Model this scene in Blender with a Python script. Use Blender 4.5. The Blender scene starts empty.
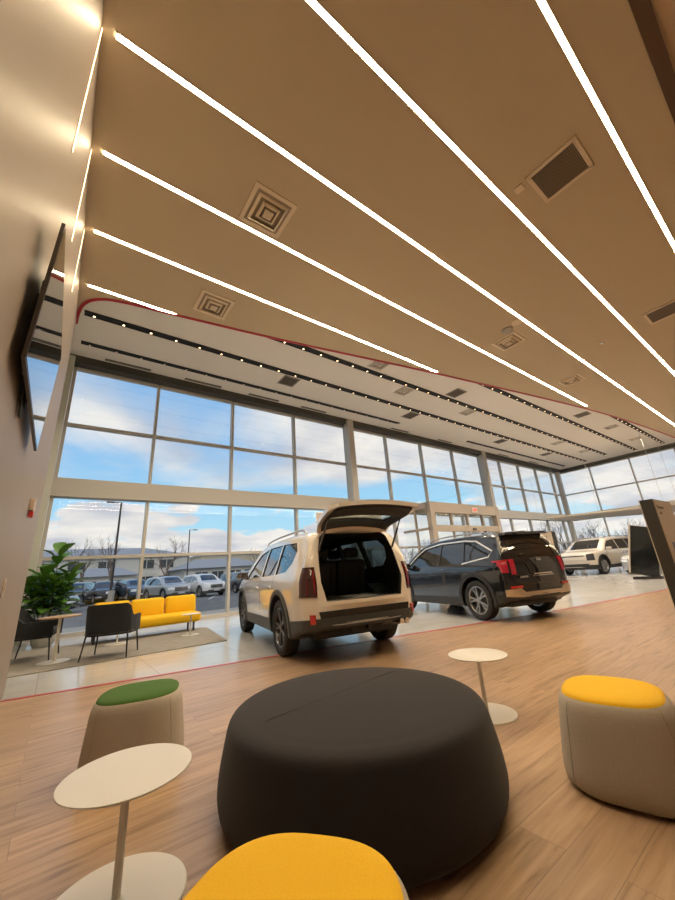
import bpy, bmesh, math, random
import numpy as np
from mathutils import Vector, Matrix
random.seed(7)
PI = math.pi
SC = bpy.context.scene
COL = SC.collection

# ------------------------------------------------------------------ materials
SPOTW, LEDS, SPOTS, SKYS, EXPO, SKYSEED = 240., 70., 5., 1.12, 0.08, 3.1
MATS = {}
def mat(name, col=(.5, .5, .5), rough=.5, metal=0., coat=0., emit=None, estr=1., noise=None, bump=None, spec=.5, sheen=0.):
    """principled material; noise=(scale, amount) varies the value, bump=(scale, strength)"""
    if name in MATS: return MATS[name]
    m = bpy.data.materials.new(name); m.use_nodes = True
    nt = m.node_tree; b = nt.nodes['Principled BSDF']
    b.inputs['Base Color'].default_value = (*col, 1)
    b.inputs['Roughness'].default_value = rough
    b.inputs['Metallic'].default_value = metal
    b.inputs['Coat Weight'].default_value = coat
    b.inputs['Coat Roughness'].default_value = .04
    b.inputs['Specular IOR Level'].default_value = spec
    if sheen: b.inputs['Sheen Weight'].default_value = sheen
    if emit:
        b.inputs['Emission Color'].default_value = (*emit, 1)
        b.inputs['Emission Strength'].default_value = estr
    tc = None
    if noise or bump:
        tc = nt.nodes.new('ShaderNodeTexCoord')
    if noise:
        n = nt.nodes.new('ShaderNodeTexNoise'); n.inputs['Scale'].default_value = noise[0]; n.inputs['Detail'].default_value = 4
        nt.links.new(tc.outputs['Object'], n.inputs['Vector'])
        r = nt.nodes.new('ShaderNodeMapRange'); r.inputs['From Min'].default_value = .3; r.inputs['From Max'].default_value = .7
        r.inputs['To Min'].default_value = 1 - noise[1]; r.inputs['To Max'].default_value = 1 + noise[1]
        nt.links.new(n.outputs['Fac'], r.inputs['Value'])
        v = nt.nodes.new('ShaderNodeVectorMath'); v.operation = 'SCALE'; v.inputs[0].default_value = col
        nt.links.new(r.outputs['Result'], v.inputs['Scale']); nt.links.new(v.outputs['Vector'], b.inputs['Base Color'])
    if bump:
        n = nt.nodes.new('ShaderNodeTexNoise'); n.inputs['Scale'].default_value = bump[0]; n.inputs['Detail'].default_value = 2
        nt.links.new(tc.outputs['Object'], n.inputs['Vector'])
        bp = nt.nodes.new('ShaderNodeBump'); bp.inputs['Strength'].default_value = bump[1]; bp.inputs['Distance'].default_value = .004
        nt.links.new(n.outputs['Fac'], bp.inputs['Height']); nt.links.new(bp.outputs['Normal'], b.inputs['Normal'])
    MATS[name] = m
    return m

def glass_mat(name, tint, refl_min=.05, refl_max=.9, rough=0.0):
    """thin pane: fresnel mix of a tinted transparent and a glossy lobe"""
    m = bpy.data.materials.new(name); m.use_nodes = True; nt = m.node_tree
    nt.nodes.clear()
    o = nt.nodes.new('ShaderNodeOutputMaterial'); t = nt.nodes.new('ShaderNodeBsdfTransparent'); g = nt.nodes.new('ShaderNodeBsdfGlossy')
    mx = nt.nodes.new('ShaderNodeMixShader'); lw = nt.nodes.new('ShaderNodeFresnel'); lw.inputs['IOR'].default_value = 1.45
    mr = nt.nodes.new('ShaderNodeMapRange'); mr.inputs['To Min'].default_value = refl_min; mr.inputs['To Max'].default_value = refl_max
    t.inputs['Color'].default_value = (*tint, 1); g.inputs['Roughness'].default_value = rough
    g.inputs['Color'].default_value = (.95, .97, 1, 1)
    # fresnel on either side of the pane must be the same
    geo = nt.nodes.new('ShaderNodeNewGeometry')
    dt = nt.nodes.new('ShaderNodeVectorMath'); dt.operation = 'DOT_PRODUCT'
    nt.links.new(geo.outputs['Incoming'], dt.inputs[0]); nt.links.new(geo.outputs['Normal'], dt.inputs[1])
    ab = nt.nodes.new('ShaderNodeMath'); ab.operation = 'ABSOLUTE'; nt.links.new(dt.outputs['Value'], ab.inputs[0])
    om = nt.nodes.new('ShaderNodeMath'); om.operation = 'SUBTRACT'; om.inputs[0].default_value = 1; nt.links.new(ab.outputs[0], om.inputs[1])
    pw = nt.nodes.new('ShaderNodeMath'); pw.operation = 'POWER'; pw.inputs[1].default_value = 4.2; nt.links.new(om.outputs[0], pw.inputs[0])
    nt.nodes.remove(lw)
    nt.links.new(pw.outputs[0], mr.inputs['Value'])
    nt.links.new(mr.outputs['Result'], mx.inputs['Fac']); nt.links.new(t.outputs[0], mx.inputs[1]); nt.links.new(g.outputs[0], mx.inputs[2])
    nt.links.new(mx.outputs[0], o.inputs['Surface'])
    MATS[name] = m
    return m

WINGLASS = glass_mat('window_glass', (.93, .97, .96), .055, .8)
CARGLASS = glass_mat('car_glass', (.30, .36, .37), .10, .95)
DARKGLASS = mat('privacy_glass', (.012, .015, .018), .03, coat=1.0, spec=.9)
CHROME = mat('chrome', (.8, .8, .8), .12, 1)
BLACKPL = mat('black_plastic', (.02, .02, .02), .45)
GLOSSBLK = mat('gloss_black', (.008, .008, .009), .06, coat=1)
RUBBER = mat('tyre_rubber', (.016, .016, .016), .75)
REDLENS = mat('red_lens', (.35, .012, .02), .08, coat=1)
TRIMDARK = mat('car_interior', (.028, .028, .030), .8)
SEATMAT = mat('car_seat', (.022, .022, .025), .65, bump=(60, .2))
SILVER = mat('silver_plastic', (.55, .52, .48), .25, .9)

# ------------------------------------------------------------------ mesh helpers
def link(name, me, parent=None, m=None):
    o = bpy.data.objects.new(name, me); COL.objects.link(o)
    if m is not None:
        me.materials.clear(); me.materials.append(m)
    if parent is not None: o.parent = parent
    return o
def finish(bm, name, m=None, parent=None, smooth=None, loc=None):
    bmesh.ops.recalc_face_normals(bm, faces=bm.faces)
    me = bpy.data.meshes.new(name); bm.to_mesh(me); bm.free()
    o = link(name, me, parent, m)
    if smooth is not None: shade(me, smooth)
    if loc is not None: o.location = loc
    return o
def shade(me, ang=35):
    me.polygons.foreach_set('use_smooth', [True] * len(me.polygons))
    if ang < 180: me.set_sharp_from_angle(angle=math.radians(ang))
    me.update()
def box(bm, c, s, rz=0., bevel=0., M=None):
    mt = Matrix.Translation(c) @ Matrix.Rotation(rz, 4, 'Z') @ Matrix.Diagonal((s[0], s[1], s[2], 1))
    if M is not None: mt = M @ mt
    r = bmesh.ops.create_cube(bm, size=1, matrix=mt)
    if bevel:
        es = list({e for v in r['verts'] for e in v.link_edges})
        bmesh.ops.bevel(bm, geom=es, offset=bevel, segments=2, profile=.5, affect='EDGES')
def tube(bm, pts, r, seg=8, cap=True):
    """swept tube; r scalar or list"""
    pts = [Vector(p) for p in pts]; n = len(pts)
    rs = r if isinstance(r, (list, tuple)) else [r] * n
    rings = []; up = Vector((0, 0, 1)); prev = None
    for i, p in enumerate(pts):
        d = (pts[min(i + 1, n - 1)] - pts[max(i - 1, 0)]).normalized()
        if prev is None:
            a = d.cross(up)
            if a.length < .05: a = d.cross(Vector((1, 0, 0)))
            a.normalize()
        else:
            a = prev - d * prev.dot(d); a.normalize()
        b = d.cross(a); prev = a
        rings.append([bm.verts.new(p + (a * math.cos(2 * PI * k / seg) + b * math.sin(2 * PI * k / seg)) * rs[i]) for k in range(seg)])
    for i in range(n - 1):
        for k in range(seg):
            bm.faces.new((rings[i][k], rings[i][(k + 1) % seg], rings[i + 1][(k + 1) % seg], rings[i + 1][k]))
    if cap:
        bm.faces.new(rings[0][::-1]); bm.faces.new(rings[-1])
def lathe(bm, prof, seg=48, M=None, closed=False):
    """profile of (radius, z) turned about Z"""
    rings = []
    for r, z in prof:
        if r < 1e-6:
            v = bm.verts.new((0, 0, z)); rings.append([v])
        else:
            rings.append([bm.verts.new((r * math.cos(2 * PI * k / seg), r * math.sin(2 * PI * k / seg), z)) for k in range(seg)])
    pairs = list(zip(rings, rings[1:])) + ([(rings[-1], rings[0])] if closed else [])
    for a, b in pairs:
        for k in range(seg):
            k2 = (k + 1) % seg
            if len(a) == 1 and len(b) == 1: continue
            if len(a) == 1: bm.faces.new((a[0], b[k2], b[k]))
            elif len(b) == 1: bm.faces.new((a[k], a[k2], b[0]))
            else: bm.faces.new((a[k], a[k2], b[k2], b[k]))
    if M is not None: bmesh.ops.transform(bm, matrix=M, verts=[v for r in rings for v in r])
def prism(bm, poly, axis, a, b):
    """poly 2D: axis 'z' -> (x,y), 'y' -> (x,z), 'x' -> (y,z)"""
    def P(u, v, w): return {'z': (u, v, w), 'y': (u, w, v), 'x': (w, u, v)}[axis]
    A = [bm.verts.new(P(u, v, a)) for u, v in poly]; B = [bm.verts.new(P(u, v, b)) for u, v in poly]
    bm.faces.new(A); bm.faces.new(B[::-1]); n = len(poly)
    for i in range(n): bm.faces.new((A[i], A[(i + 1) % n], B[(i + 1) % n], B[i]))
def tmp(fn, m=None):
    bm = bmesh.new(); fn(bm); bmesh.ops.recalc_face_normals(bm, faces=bm.faces)
    me = bpy.data.meshes.new('tmp'); bm.to_mesh(me); bm.free()
    if m: me.materials.append(m)
    return me
def boolean(me_a, me_b, op):
    """exact boolean of two meshes; returns the baked mesh"""
    a = bpy.data.objects.new('a', me_a); b = bpy.data.objects.new('b', me_b)
    COL.objects.link(a); COL.objects.link(b)
    md = a.modifiers.new('m', 'BOOLEAN'); md.operation = op; md.object = b; md.solver = 'EXACT'; md.material_mode = 'TRANSFER'
    bpy.context.view_layer.update()
    dg = bpy.context.evaluated_depsgraph_get()
    me = bpy.data.meshes.new_from_object(a.evaluated_get(dg))
    bpy.data.objects.remove(a); bpy.data.objects.remove(b)
    return me
def islands(me):
    bm = bmesh.new(); bm.from_mesh(me); bm.verts.ensure_lookup_table()
    seen = set(); out = []
    for v in bm.verts:
        if v.index in seen: continue
        st = [v]; comp = set([v.index]); seen.add(v.index)
        while st:
            w = st.pop()
            for e in w.link_edges:
                q = e.other_vert(w)
                if q.index not in seen: seen.add(q.index); comp.add(q.index); st.append(q)
        out.append(comp)
    res = []
    for comp in out:
        b2 = bm.copy(); b2.verts.ensure_lookup_table()
        bmesh.ops.delete(b2, geom=[x for x in b2.verts if x.index not in comp], context='VERTS')
        if len(b2.faces):
            m2 = bpy.data.meshes.new('isl'); b2.to_mesh(m2)
            for mm in me.materials: m2.materials.append(mm)
            res.append(m2)
        b2.free()
    bm.free()
    return res
def empty(name, loc=(0, 0, 0), rz=0.):
    o = bpy.data.objects.new(name, None); COL.objects.link(o); o.location = loc; o.rotation_euler = (0, 0, rz); o.empty_display_size = .2
    return o
def tag(o, label=None, cat=None, group=None, kind=None):
    if label: o['label'] = label
    if cat: o['category'] = cat
    if group: o['group'] = group
    if kind: o['kind'] = kind
    return o
def dup(root, loc=None, rz=None, label=None, group=None, swap=None):
    def cp(o, par):
        c = o.copy(); COL.objects.link(c); c.parent = par
        if swap and c.type == 'MESH' and any(s.name in swap for s in c.data.materials if s):
            c.data = c.data.copy()
            for i, s in enumerate(c.data.materials):
                if s and s.name in swap: c.data.materials[i] = swap[s.name]
        for ch in o.children: cp(ch, c)
        return c
    r = cp(root, None)
    if loc is not None: r.location = loc
    if rz is not None: r.rotation_euler = (0, 0, rz)
    if label: r['label'] = label
    if group: r['group'] = group
    return r
def text_mesh(s, size, depth, name, m, parent, M, bold=False):
    cu = bpy.data.curves.new('t', 'FONT'); cu.body = s; cu.size = size; cu.extrude = depth; cu.align_x = 'CENTER'; cu.align_y = 'CENTER'
    if bold: cu.offset = size * .02
    o = bpy.data.objects.new('t', cu); COL.objects.link(o); bpy.context.view_layer.update()
    me = bpy.data.meshes.new_from_object(o.evaluated_get(bpy.context.evaluated_depsgraph_get()))
    bpy.data.objects.remove(o); me.transform(M)
    return link(name, me, parent, m)

# ------------------------------------------------------------------ cars
def pchip(pts):
    x = np.array([p[0] for p in pts], float); y = np.array([p[1] for p in pts], float)
    h = np.diff(x); d = np.diff(y) / h; n = len(x); m = np.zeros(n)
    m[0], m[-1] = d[0], d[-1]
    for i in range(1, n - 1):
        if d[i - 1] * d[i] > 0:
            w1 = 2 * h[i] + h[i - 1]; w2 = h[i] + 2 * h[i - 1]
            m[i] = (w1 + w2) / (w1 / d[i - 1] + w2 / d[i])
    def f(t):
        t = min(max(t, x[0]), x[-1]); i = int(min(max(np.searchsorted(x, t) - 1, 0), n - 2)); s = (t - x[i]) / h[i]
        return float((2 * s**3 - 3 * s**2 + 1) * y[i] + (s**3 - 2 * s**2 + s) * h[i] * m[i] + (-2 * s**3 + 3 * s**2) * y[i + 1] + (s**3 - s**2) * h[i] * m[i + 1])
    return f
def hull(sp, off=0., m=None, floor=None, x0=None, x1=None, step=.05, roof_cut=0.):
    T, B, S, W = (pchip(sp[k]) for k in ('top', 'bottom', 'belt', 'width'))
    r0, r1 = sp['top'][0][0], sp['top'][-1][0]
    a = r0 if x0 is None else x0; b = r1 if x1 is None else x1
    xs = [a]; x = a
    fine = .004
    acc = 0; pt = T(a); pw = W(a)
    while x < b:
        x += fine; acc += math.hypot(fine, max(abs(T(x) - pt), abs(W(x) - pw))); pt = T(x); pw = W(x)
        if acc > step: xs.append(min(x, b)); acc = 0
    if xs[-1] < b - 1e-4: xs.append(b)
    er = .035
    ex = sorted(set([round(v, 5) for v in xs] + [round(a + er * q, 5) for q in (.08, .3, .6)] + [round(b - er * q, 5) for q in (.08, .3, .6)]))
    xm = (r0 + r1) / 2; L = r1 - r0
    bm = bmesh.new(); rings = []
    tum = sp.get('tumble', .29); RR = sp.get('roofr', .12)
    for x in ex:
        d = min(x - a, b - x); sh = 0.
        if d < er: sh = er * (1 - math.sqrt(max(0, 1 - (1 - d / er) ** 2))) * .9
        t = T(x) + off - sh; bo = B(x) - off + sh; w = W(x) + off - sh
        if floor is not None: bo = floor
        s = min(S(x) + off, t - .035)
        s = max(s, bo + .05)
        hh = t - s; rr = min(RR, hh * .75)
        pts = [(0, bo), (w * .45, bo), (w * .8, bo), (w - .07, bo + .005), (w - .03, bo + .035)]
        for q, o_ in ((.18, -.012), (.35, -.004), (.5, 0), (.65, .002), (.8, 0), (.92, -.004), (1., -.016)):
            pts.append((w + o_, bo + .035 + (s - bo - .035) * q))
        zt = t - rr
        k = tum * min(1, hh / .5) if hh > .25 else tum * .5
        y0 = w - .016
        nh = 6
        for q in range(1, nh + 1):
            z = s + (zt - s) * q / nh; u = (z - s)
            pts.append((y0 - .012 * min(1, q / 2) - k * u - .05 * (u / .6) ** 2 * (hh > .3), z))
        ye, ze = pts[-1]
        rx = rr * 1.25; cr = .03 if hh > .3 else .02
        cr = min(cr, rr * .4)
        for q in range(1, 6):
            an = q / 5 * PI / 2
            pts.append((ye - rx * (1 - math.cos(an)), ze + (rr - cr) * math.sin(an)))
        yl, zl = pts[-1]
        for q in (.85, .7, .5, .25, 0):
            pts.append((yl * q, zl + cr * (1 - q * q)))
        xx = x + off * 2 * (x - xm) / L if (x0 is None and x1 is None) else x
        if x0 is not None or x1 is not None: xx = x
        bow = sp.get('bow', .10) * max(0, min(1, (-1.9 - x) / .4)) - sp.get('bow', .10) * 1.2 * max(0, min(1, (x - 1.9) / .4))
        right = [bm.verts.new((xx + bow * y * y, y, z)) for y, z in pts]
        left = [bm.verts.new((xx + bow * y * y, -y, z)) for y, z in pts[1:-1]][::-1]
        rings.append(right + left)
    n = len(rings[0])
    for i in range(len(rings) - 1):
        for k in range(n):
            bm.faces.new((rings[i][k], rings[i][(k + 1) % n], rings[i + 1][(k + 1) % n], rings[i + 1][k]))
    nr = len(pts)
    for rg in (rings[0], rings[-1]):
        for k in range(nr - 1):
            a, b, c, d = rg[k], rg[k + 1], rg[-(k + 1)], rg[-k] if k else rg[0]
            if k == 0: bm.faces.new((a, b, c))
            elif k == nr - 2: bm.faces.new((a, b, d))
            else: bm.faces.new((a, b, c)); bm.faces.new((a, c, d))
    bmesh.ops.triangulate(bm, faces=[f for f in bm.faces if abs(f.calc_center_median().x) > 1.8])
    bmesh.ops.recalc_face_normals(bm, faces=bm.faces)
    me = bpy.data.meshes.new('hull'); bm.to_mesh(me); bm.free()
    if m: me.materials.append(m)
    return me
def mirror_poly(p): return p + [(-y, z) for y, z in p[::-1]]
def arches(bm, sp, r, y0=.5, y1=1.3, seg=40):
    for ax in (sp['ra'], sp['fa']):
        for s in (-1, 1):
            a, b = (y0, y1) if s > 0 else (-y1, -y0)
            prism(bm, [(ax + r * math.cos(2 * PI * k / seg), sp['wr'] + .02 + r * math.sin(2 * PI * k / seg)) for k in range(seg)], 'y', a, b)
def make_wheel(sp, parent, x, y, rimmat, style=0, seg=56):
    R, hw = sp['wr'], sp.get('tw', .235) / 2
    side = 1 if y > 0 else -1
    M = Matrix.Translation((x, y, R)) @ Matrix.Rotation(-side * PI / 2, 4, 'X')
    key = ('wheel', R, style, rimmat.name)
    if key not in WCACHE:
        bm = bmesh.new(); ri = R * sp.get('rimf', .70)
        lathe(bm, [(ri, -hw * .8), (ri + .02, -hw * .95), (R - .06, -hw), (R - .02, -hw * .93), (R - .003, -hw * .8), (R, -hw * .5), (R, hw * .5), (R - .003, hw * .8), (R - .02, hw * .93), (R - .06, hw), (ri + .02, hw * .95), (ri, hw * .8)], seg, closed=True)
        bmesh.ops.recalc_face_normals(bm, faces=bm.faces); ty = bpy.data.meshes.new('wheel'); bm.to_mesh(ty); bm.free(); ty.materials.append(RUBBER); shade(ty, 40)
        bm = bmesh.new(); z0 = hw * .72
        lathe(bm, [(ri + .006, z0 + .012), (ri - .012, z0 + .018), (ri - .022, z0), (ri - .03, -hw * .2), (ri - .03, -hw * .8), (ri + .006, -hw * .8)], seg, closed=True)
        ns = 5 if style != 2 else 6
        for k in range(ns):
            for q in ((-.17, .17) if style == 0 else (-.19, .19) if style == 1 else (0,)):
                a = 2 * PI * k / ns + q; a0 = 2 * PI * k / ns + q * .3
                p0 = Vector((math.cos(a0) * ri * .18, math.sin(a0) * ri * .18, z0 - .008)); p1 = Vector((math.cos(a) * (ri - .015), math.sin(a) * (ri - .015), z0 + .004))
                d = (p1 - p0).normalized(); t = Vector((-d.y, d.x, 0)).normalized()
                w0, w1 = (.014, .020) if style != 2 else (.04, .055)
                vs = []
                for p, w in ((p0, w0), (p1, w1)):
                    for zz, f in ((0, 1), (-.035, 1.2)):
                        vs += [bm.verts.new(p + t * w * f + Vector((0, 0, zz))), bm.verts.new(p - t * w * f + Vector((0, 0, zz)))]
                for f in ((0, 1, 5, 4), (2, 6, 7, 3), (0, 4, 6, 2), (1, 3, 7, 5), (0, 2, 3, 1), (4, 5, 7, 6)): bm.faces.new([vs[i] for i in f])
        lathe(bm, [(0, z0 + .004), (ri * .12, z0 + .004), (ri * .22, z0 - .004), (ri * .26, z0 - .03), (ri * .26, z0 - .07), (0, z0 - .07)], 24)
        bmesh.ops.recalc_face_normals(bm, faces=bm.faces); rm = bpy.data.meshes.new('rim'); bm.to_mesh(rm); bm.free(); rm.materials.append(rimmat); shade(rm, 35)
        bm = bmesh.new(); lathe(bm, [(0, z0 - .06), (ri * .62, z0 - .06), (ri * .62, z0 - .075), (0, z0 - .075)], 32); lathe(bm, [(0, -hw * .55), (ri - .02, -hw * .55), (ri - .02, -hw * .7), (0, -hw * .7)], 32)
        bmesh.ops.recalc_face_normals(bm, faces=bm.faces); dm = bpy.data.meshes.new('brake_disc'); bm.to_mesh(dm); bm.free(); dm.materials.append(mat('brake_steel', (.12, .12, .12), .4, .8))
        WCACHE[key] = (ty, rm, dm)
    ty, rm, dm = WCACHE[key]
    w = link('wheel', ty, parent); w.matrix_local = M
    link('rim', rm, w); link('brake_disc', dm, w)
    return w
WCACHE = {}

def patch(sp, off, thick, region, m, cuts=()):
    """thin outer layer of the body within a region mesh"""
    me = boolean(hull(sp, off, m), hull(sp, off - thick, m), 'DIFFERENCE')
    me = boolean(me, region, 'INTERSECT')
    for c in cuts: me = boolean(me, c, 'DIFFERENCE')
    me.materials.clear(); me.materials.append(m)
    for p in me.polygons: p.material_index = 0
    return me

SPEC_A = dict(  # large white three-row SUV
    top=[(-2.53, .74), (-2.515, .98), (-2.47, 1.14), (-2.37, 1.46), (-2.29, 1.66), (-2.18, 1.715), (-1.6, 1.75), (-.6, 1.76), (.1, 1.74), (.45, 1.68), (.75, 1.52), (1.25, 1.17), (1.45, 1.12), (2.0, 1.08), (2.3, 1.0), (2.42, .86), (2.48, .66)],
    bottom=[(-2.53, .44), (-2.2, .36), (-1.9, .29), (1.9, .26), (2.3, .27), (2.48, .38)],
    belt=[(-2.53, 1.06), (-1, 1.06), (1.2, 1.02), (2.48, .92)],
    width=[(-2.53, .74), (-2.48, .84), (-2.36, .92), (-2.0, .965), (-1.4, .985), (1.4, .985), (2.0, .95), (2.25, .87), (2.4, .76), (2.48, .62)],
    ra=-1.45, fa=1.45, wr=.385, tumble=.27,
    windows=[[(1.02, 1.10), (.66, 1.36), (.32, 1.53), (-.22, 1.60), (-.22, 1.11)], [(-.30, 1.11), (-.30, 1.605), (-1.12, 1.60), (-1.12, 1.13)],
             [(-1.19, 1.13), (-1.19, 1.60), (-1.84, 1.57), (-1.97, 1.45), (-1.90, 1.28), (-1.70, 1.16)]],
    wind=[(.66, 1.20), (.60, 1.55), (.5, 1.64)], rearw=[(.58, 1.17), (.56, 1.40), (.50, 1.53)])
SPEC_B = dict(  # dark mid-size SUV
    top=[(-2.42, .72), (-2.405, .95), (-2.37, 1.10), (-2.20, 1.42), (-2.09, 1.60), (-2.0, 1.64), (-1.4, 1.685), (-.5, 1.70), (.2, 1.67), (.5, 1.61), (.8, 1.45), (1.28, 1.12), (1.45, 1.07), (2.0, 1.02), (2.25, .95), (2.33, .82), (2.38, .62)],
    bottom=[(-2.42, .42), (-2.1, .34), (-1.8, .26), (1.8, .24), (2.2, .25), (2.38, .34)],
    belt=[(-2.42, 1.04), (-1, 1.02), (1.2, .97), (2.38, .88)],
    width=[(-2.42, .70), (-2.37, .82), (-2.25, .89), (-1.9, .93), (-1.3, .95), (1.3, .95), (1.9, .92), (2.15, .84), (2.3, .74), (2.38, .58)],
    ra=-1.41, fa=1.41, wr=.375, tumble=.30,
    windows=[[(1.05, 1.05), (.68, 1.32), (.36, 1.47), (-.22, 1.54), (-.22, 1.07)], [(-.29, 1.07), (-.29, 1.545), (-1.02, 1.53), (-1.08, 1.11)],
             [(-1.14, 1.12), (-1.09, 1.53), (-1.45, 1.49), (-1.88, 1.30), (-1.80, 1.22)]],
    wind=[(.64, 1.15), (.58, 1.48), (.5, 1.57)], rearw=[(.62, 1.13), (.60, 1.36), (.52, 1.49)])
SPEC_C = dict(  # boxy pale SUV
    top=[(-2.50, .70), (-2.49, .98), (-2.46, 1.14), (-2.36, 1.50), (-2.28, 1.68), (-2.18, 1.72), (-1.5, 1.745), (-.3, 1.75), (.3, 1.72), (.62, 1.64), (.92, 1.47), (1.35, 1.16), (1.5, 1.12), (2.0, 1.09), (2.3, 1.03), (2.42, .94), (2.46, .74)],
    bottom=[(-2.50, .40), (-2.2, .33), (-1.9, .26), (1.9, .26), (2.3, .26), (2.46, .34)],
    belt=[(-2.50, 1.05), (-1, 1.05), (1.2, 1.02), (2.46, .98)],
    width=[(-2.50, .80), (-2.45, .88), (-2.36, .93), (-2.0, .965), (-1.5, .985), (1.5, .985), (2.1, .97), (2.3, .92), (2.4, .85), (2.46, .74)],
    ra=-1.52, fa=1.52, wr=.385, tumble=.24,
    windows=[[(1.12, 1.10), (.80, 1.36), (.50, 1.53), (-.12, 1.60), (-.12, 1.11)], [(-.19, 1.11), (-.19, 1.605), (-1.08, 1.60), (-1.08, 1.12)],
             [(-1.15, 1.12), (-1.15, 1.60), (-1.72, 1.57), (-2.06, 1.28), (-1.98, 1.20)]],
    wind=[(.68, 1.20), (.62, 1.55), (.55, 1.62)], rearw=[(.6, 1.17), (.56, 1.42), (.5, 1.54)])
SPEC_D = dict(  # low sedan
    top=[(-2.35, .70), (-2.33, .88), (-2.26, 1.0), (-2.0, 1.07), (-1.8, 1.10), (-1.2, 1.33), (-.8, 1.42), (-.3, 1.455), (.2, 1.42), (.6, 1.28), (1.15, 1.0), (1.4, .94), (1.9, .86), (2.2, .76), (2.32, .66), (2.37, .5)],
    bottom=[(-2.35, .36), (-2.1, .28), (-1.8, .19), (1.8, .18), (2.2, .19), (2.37, .26)],
    belt=[(-2.35, .90), (-1, .93), (1.2, .88), (2.37, .66)],
    width=[(-2.35, .66), (-2.28, .80), (-2.1, .88), (-1.8, .92), (-1.2, .93), (1.3, .93), (1.9, .90), (2.15, .82), (2.3, .70), (2.37, .5)],
    ra=-1.36, fa=1.42, wr=.34, tumble=.38,
    windows=[[(.95, .96), (.5, 1.18), (.2, 1.28), (-.25, 1.31), (-.25, .98)], [(-.31, .98), (-.31, 1.31), (-.8, 1.27), (-1.3, 1.12), (-1.25, 1.0)]],
    wind=[(.62, 1.05), (.56, 1.25), (.5, 1.35)], rearw=[(.6, 1.10), (.55, 1.25), (.5, 1.33)])

def side_patch_tool(polys, y0=.4):
    def f(bm):
        for p in polys:
            prism(bm, p, 'y', y0, 1.4); prism(bm, p, 'y', -1.4, -y0)
    return tmp(f)
def grow(poly, d):
    cx = sum(p[0] for p in poly) / len(poly); cz = sum(p[1] for p in poly) / len(poly)
    n = len(poly); out = []
    ar = sum(poly[i][0] * poly[(i + 1) % n][1] - poly[(i + 1) % n][0] * poly[i][1] for i in range(n))
    s = 1 if ar > 0 else -1
    for i in range(n):
        p0, p1, p2 = (np.array(poly[j % n], float) for j in (i - 1, i, i + 1))
        e1 = p1 - p0; e2 = p2 - p1; n1 = s * np.array([e1[1], -e1[0]]) / np.linalg.norm(e1); n2 = s * np.array([e2[1], -e2[0]]) / np.linalg.norm(e2)
        b = n1 + n2; b /= max(np.linalg.norm(b), 1e-6); k = d / max(.5, float(b @ n1))
        out.append(tuple(p1 + b * k))
    return out

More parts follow.
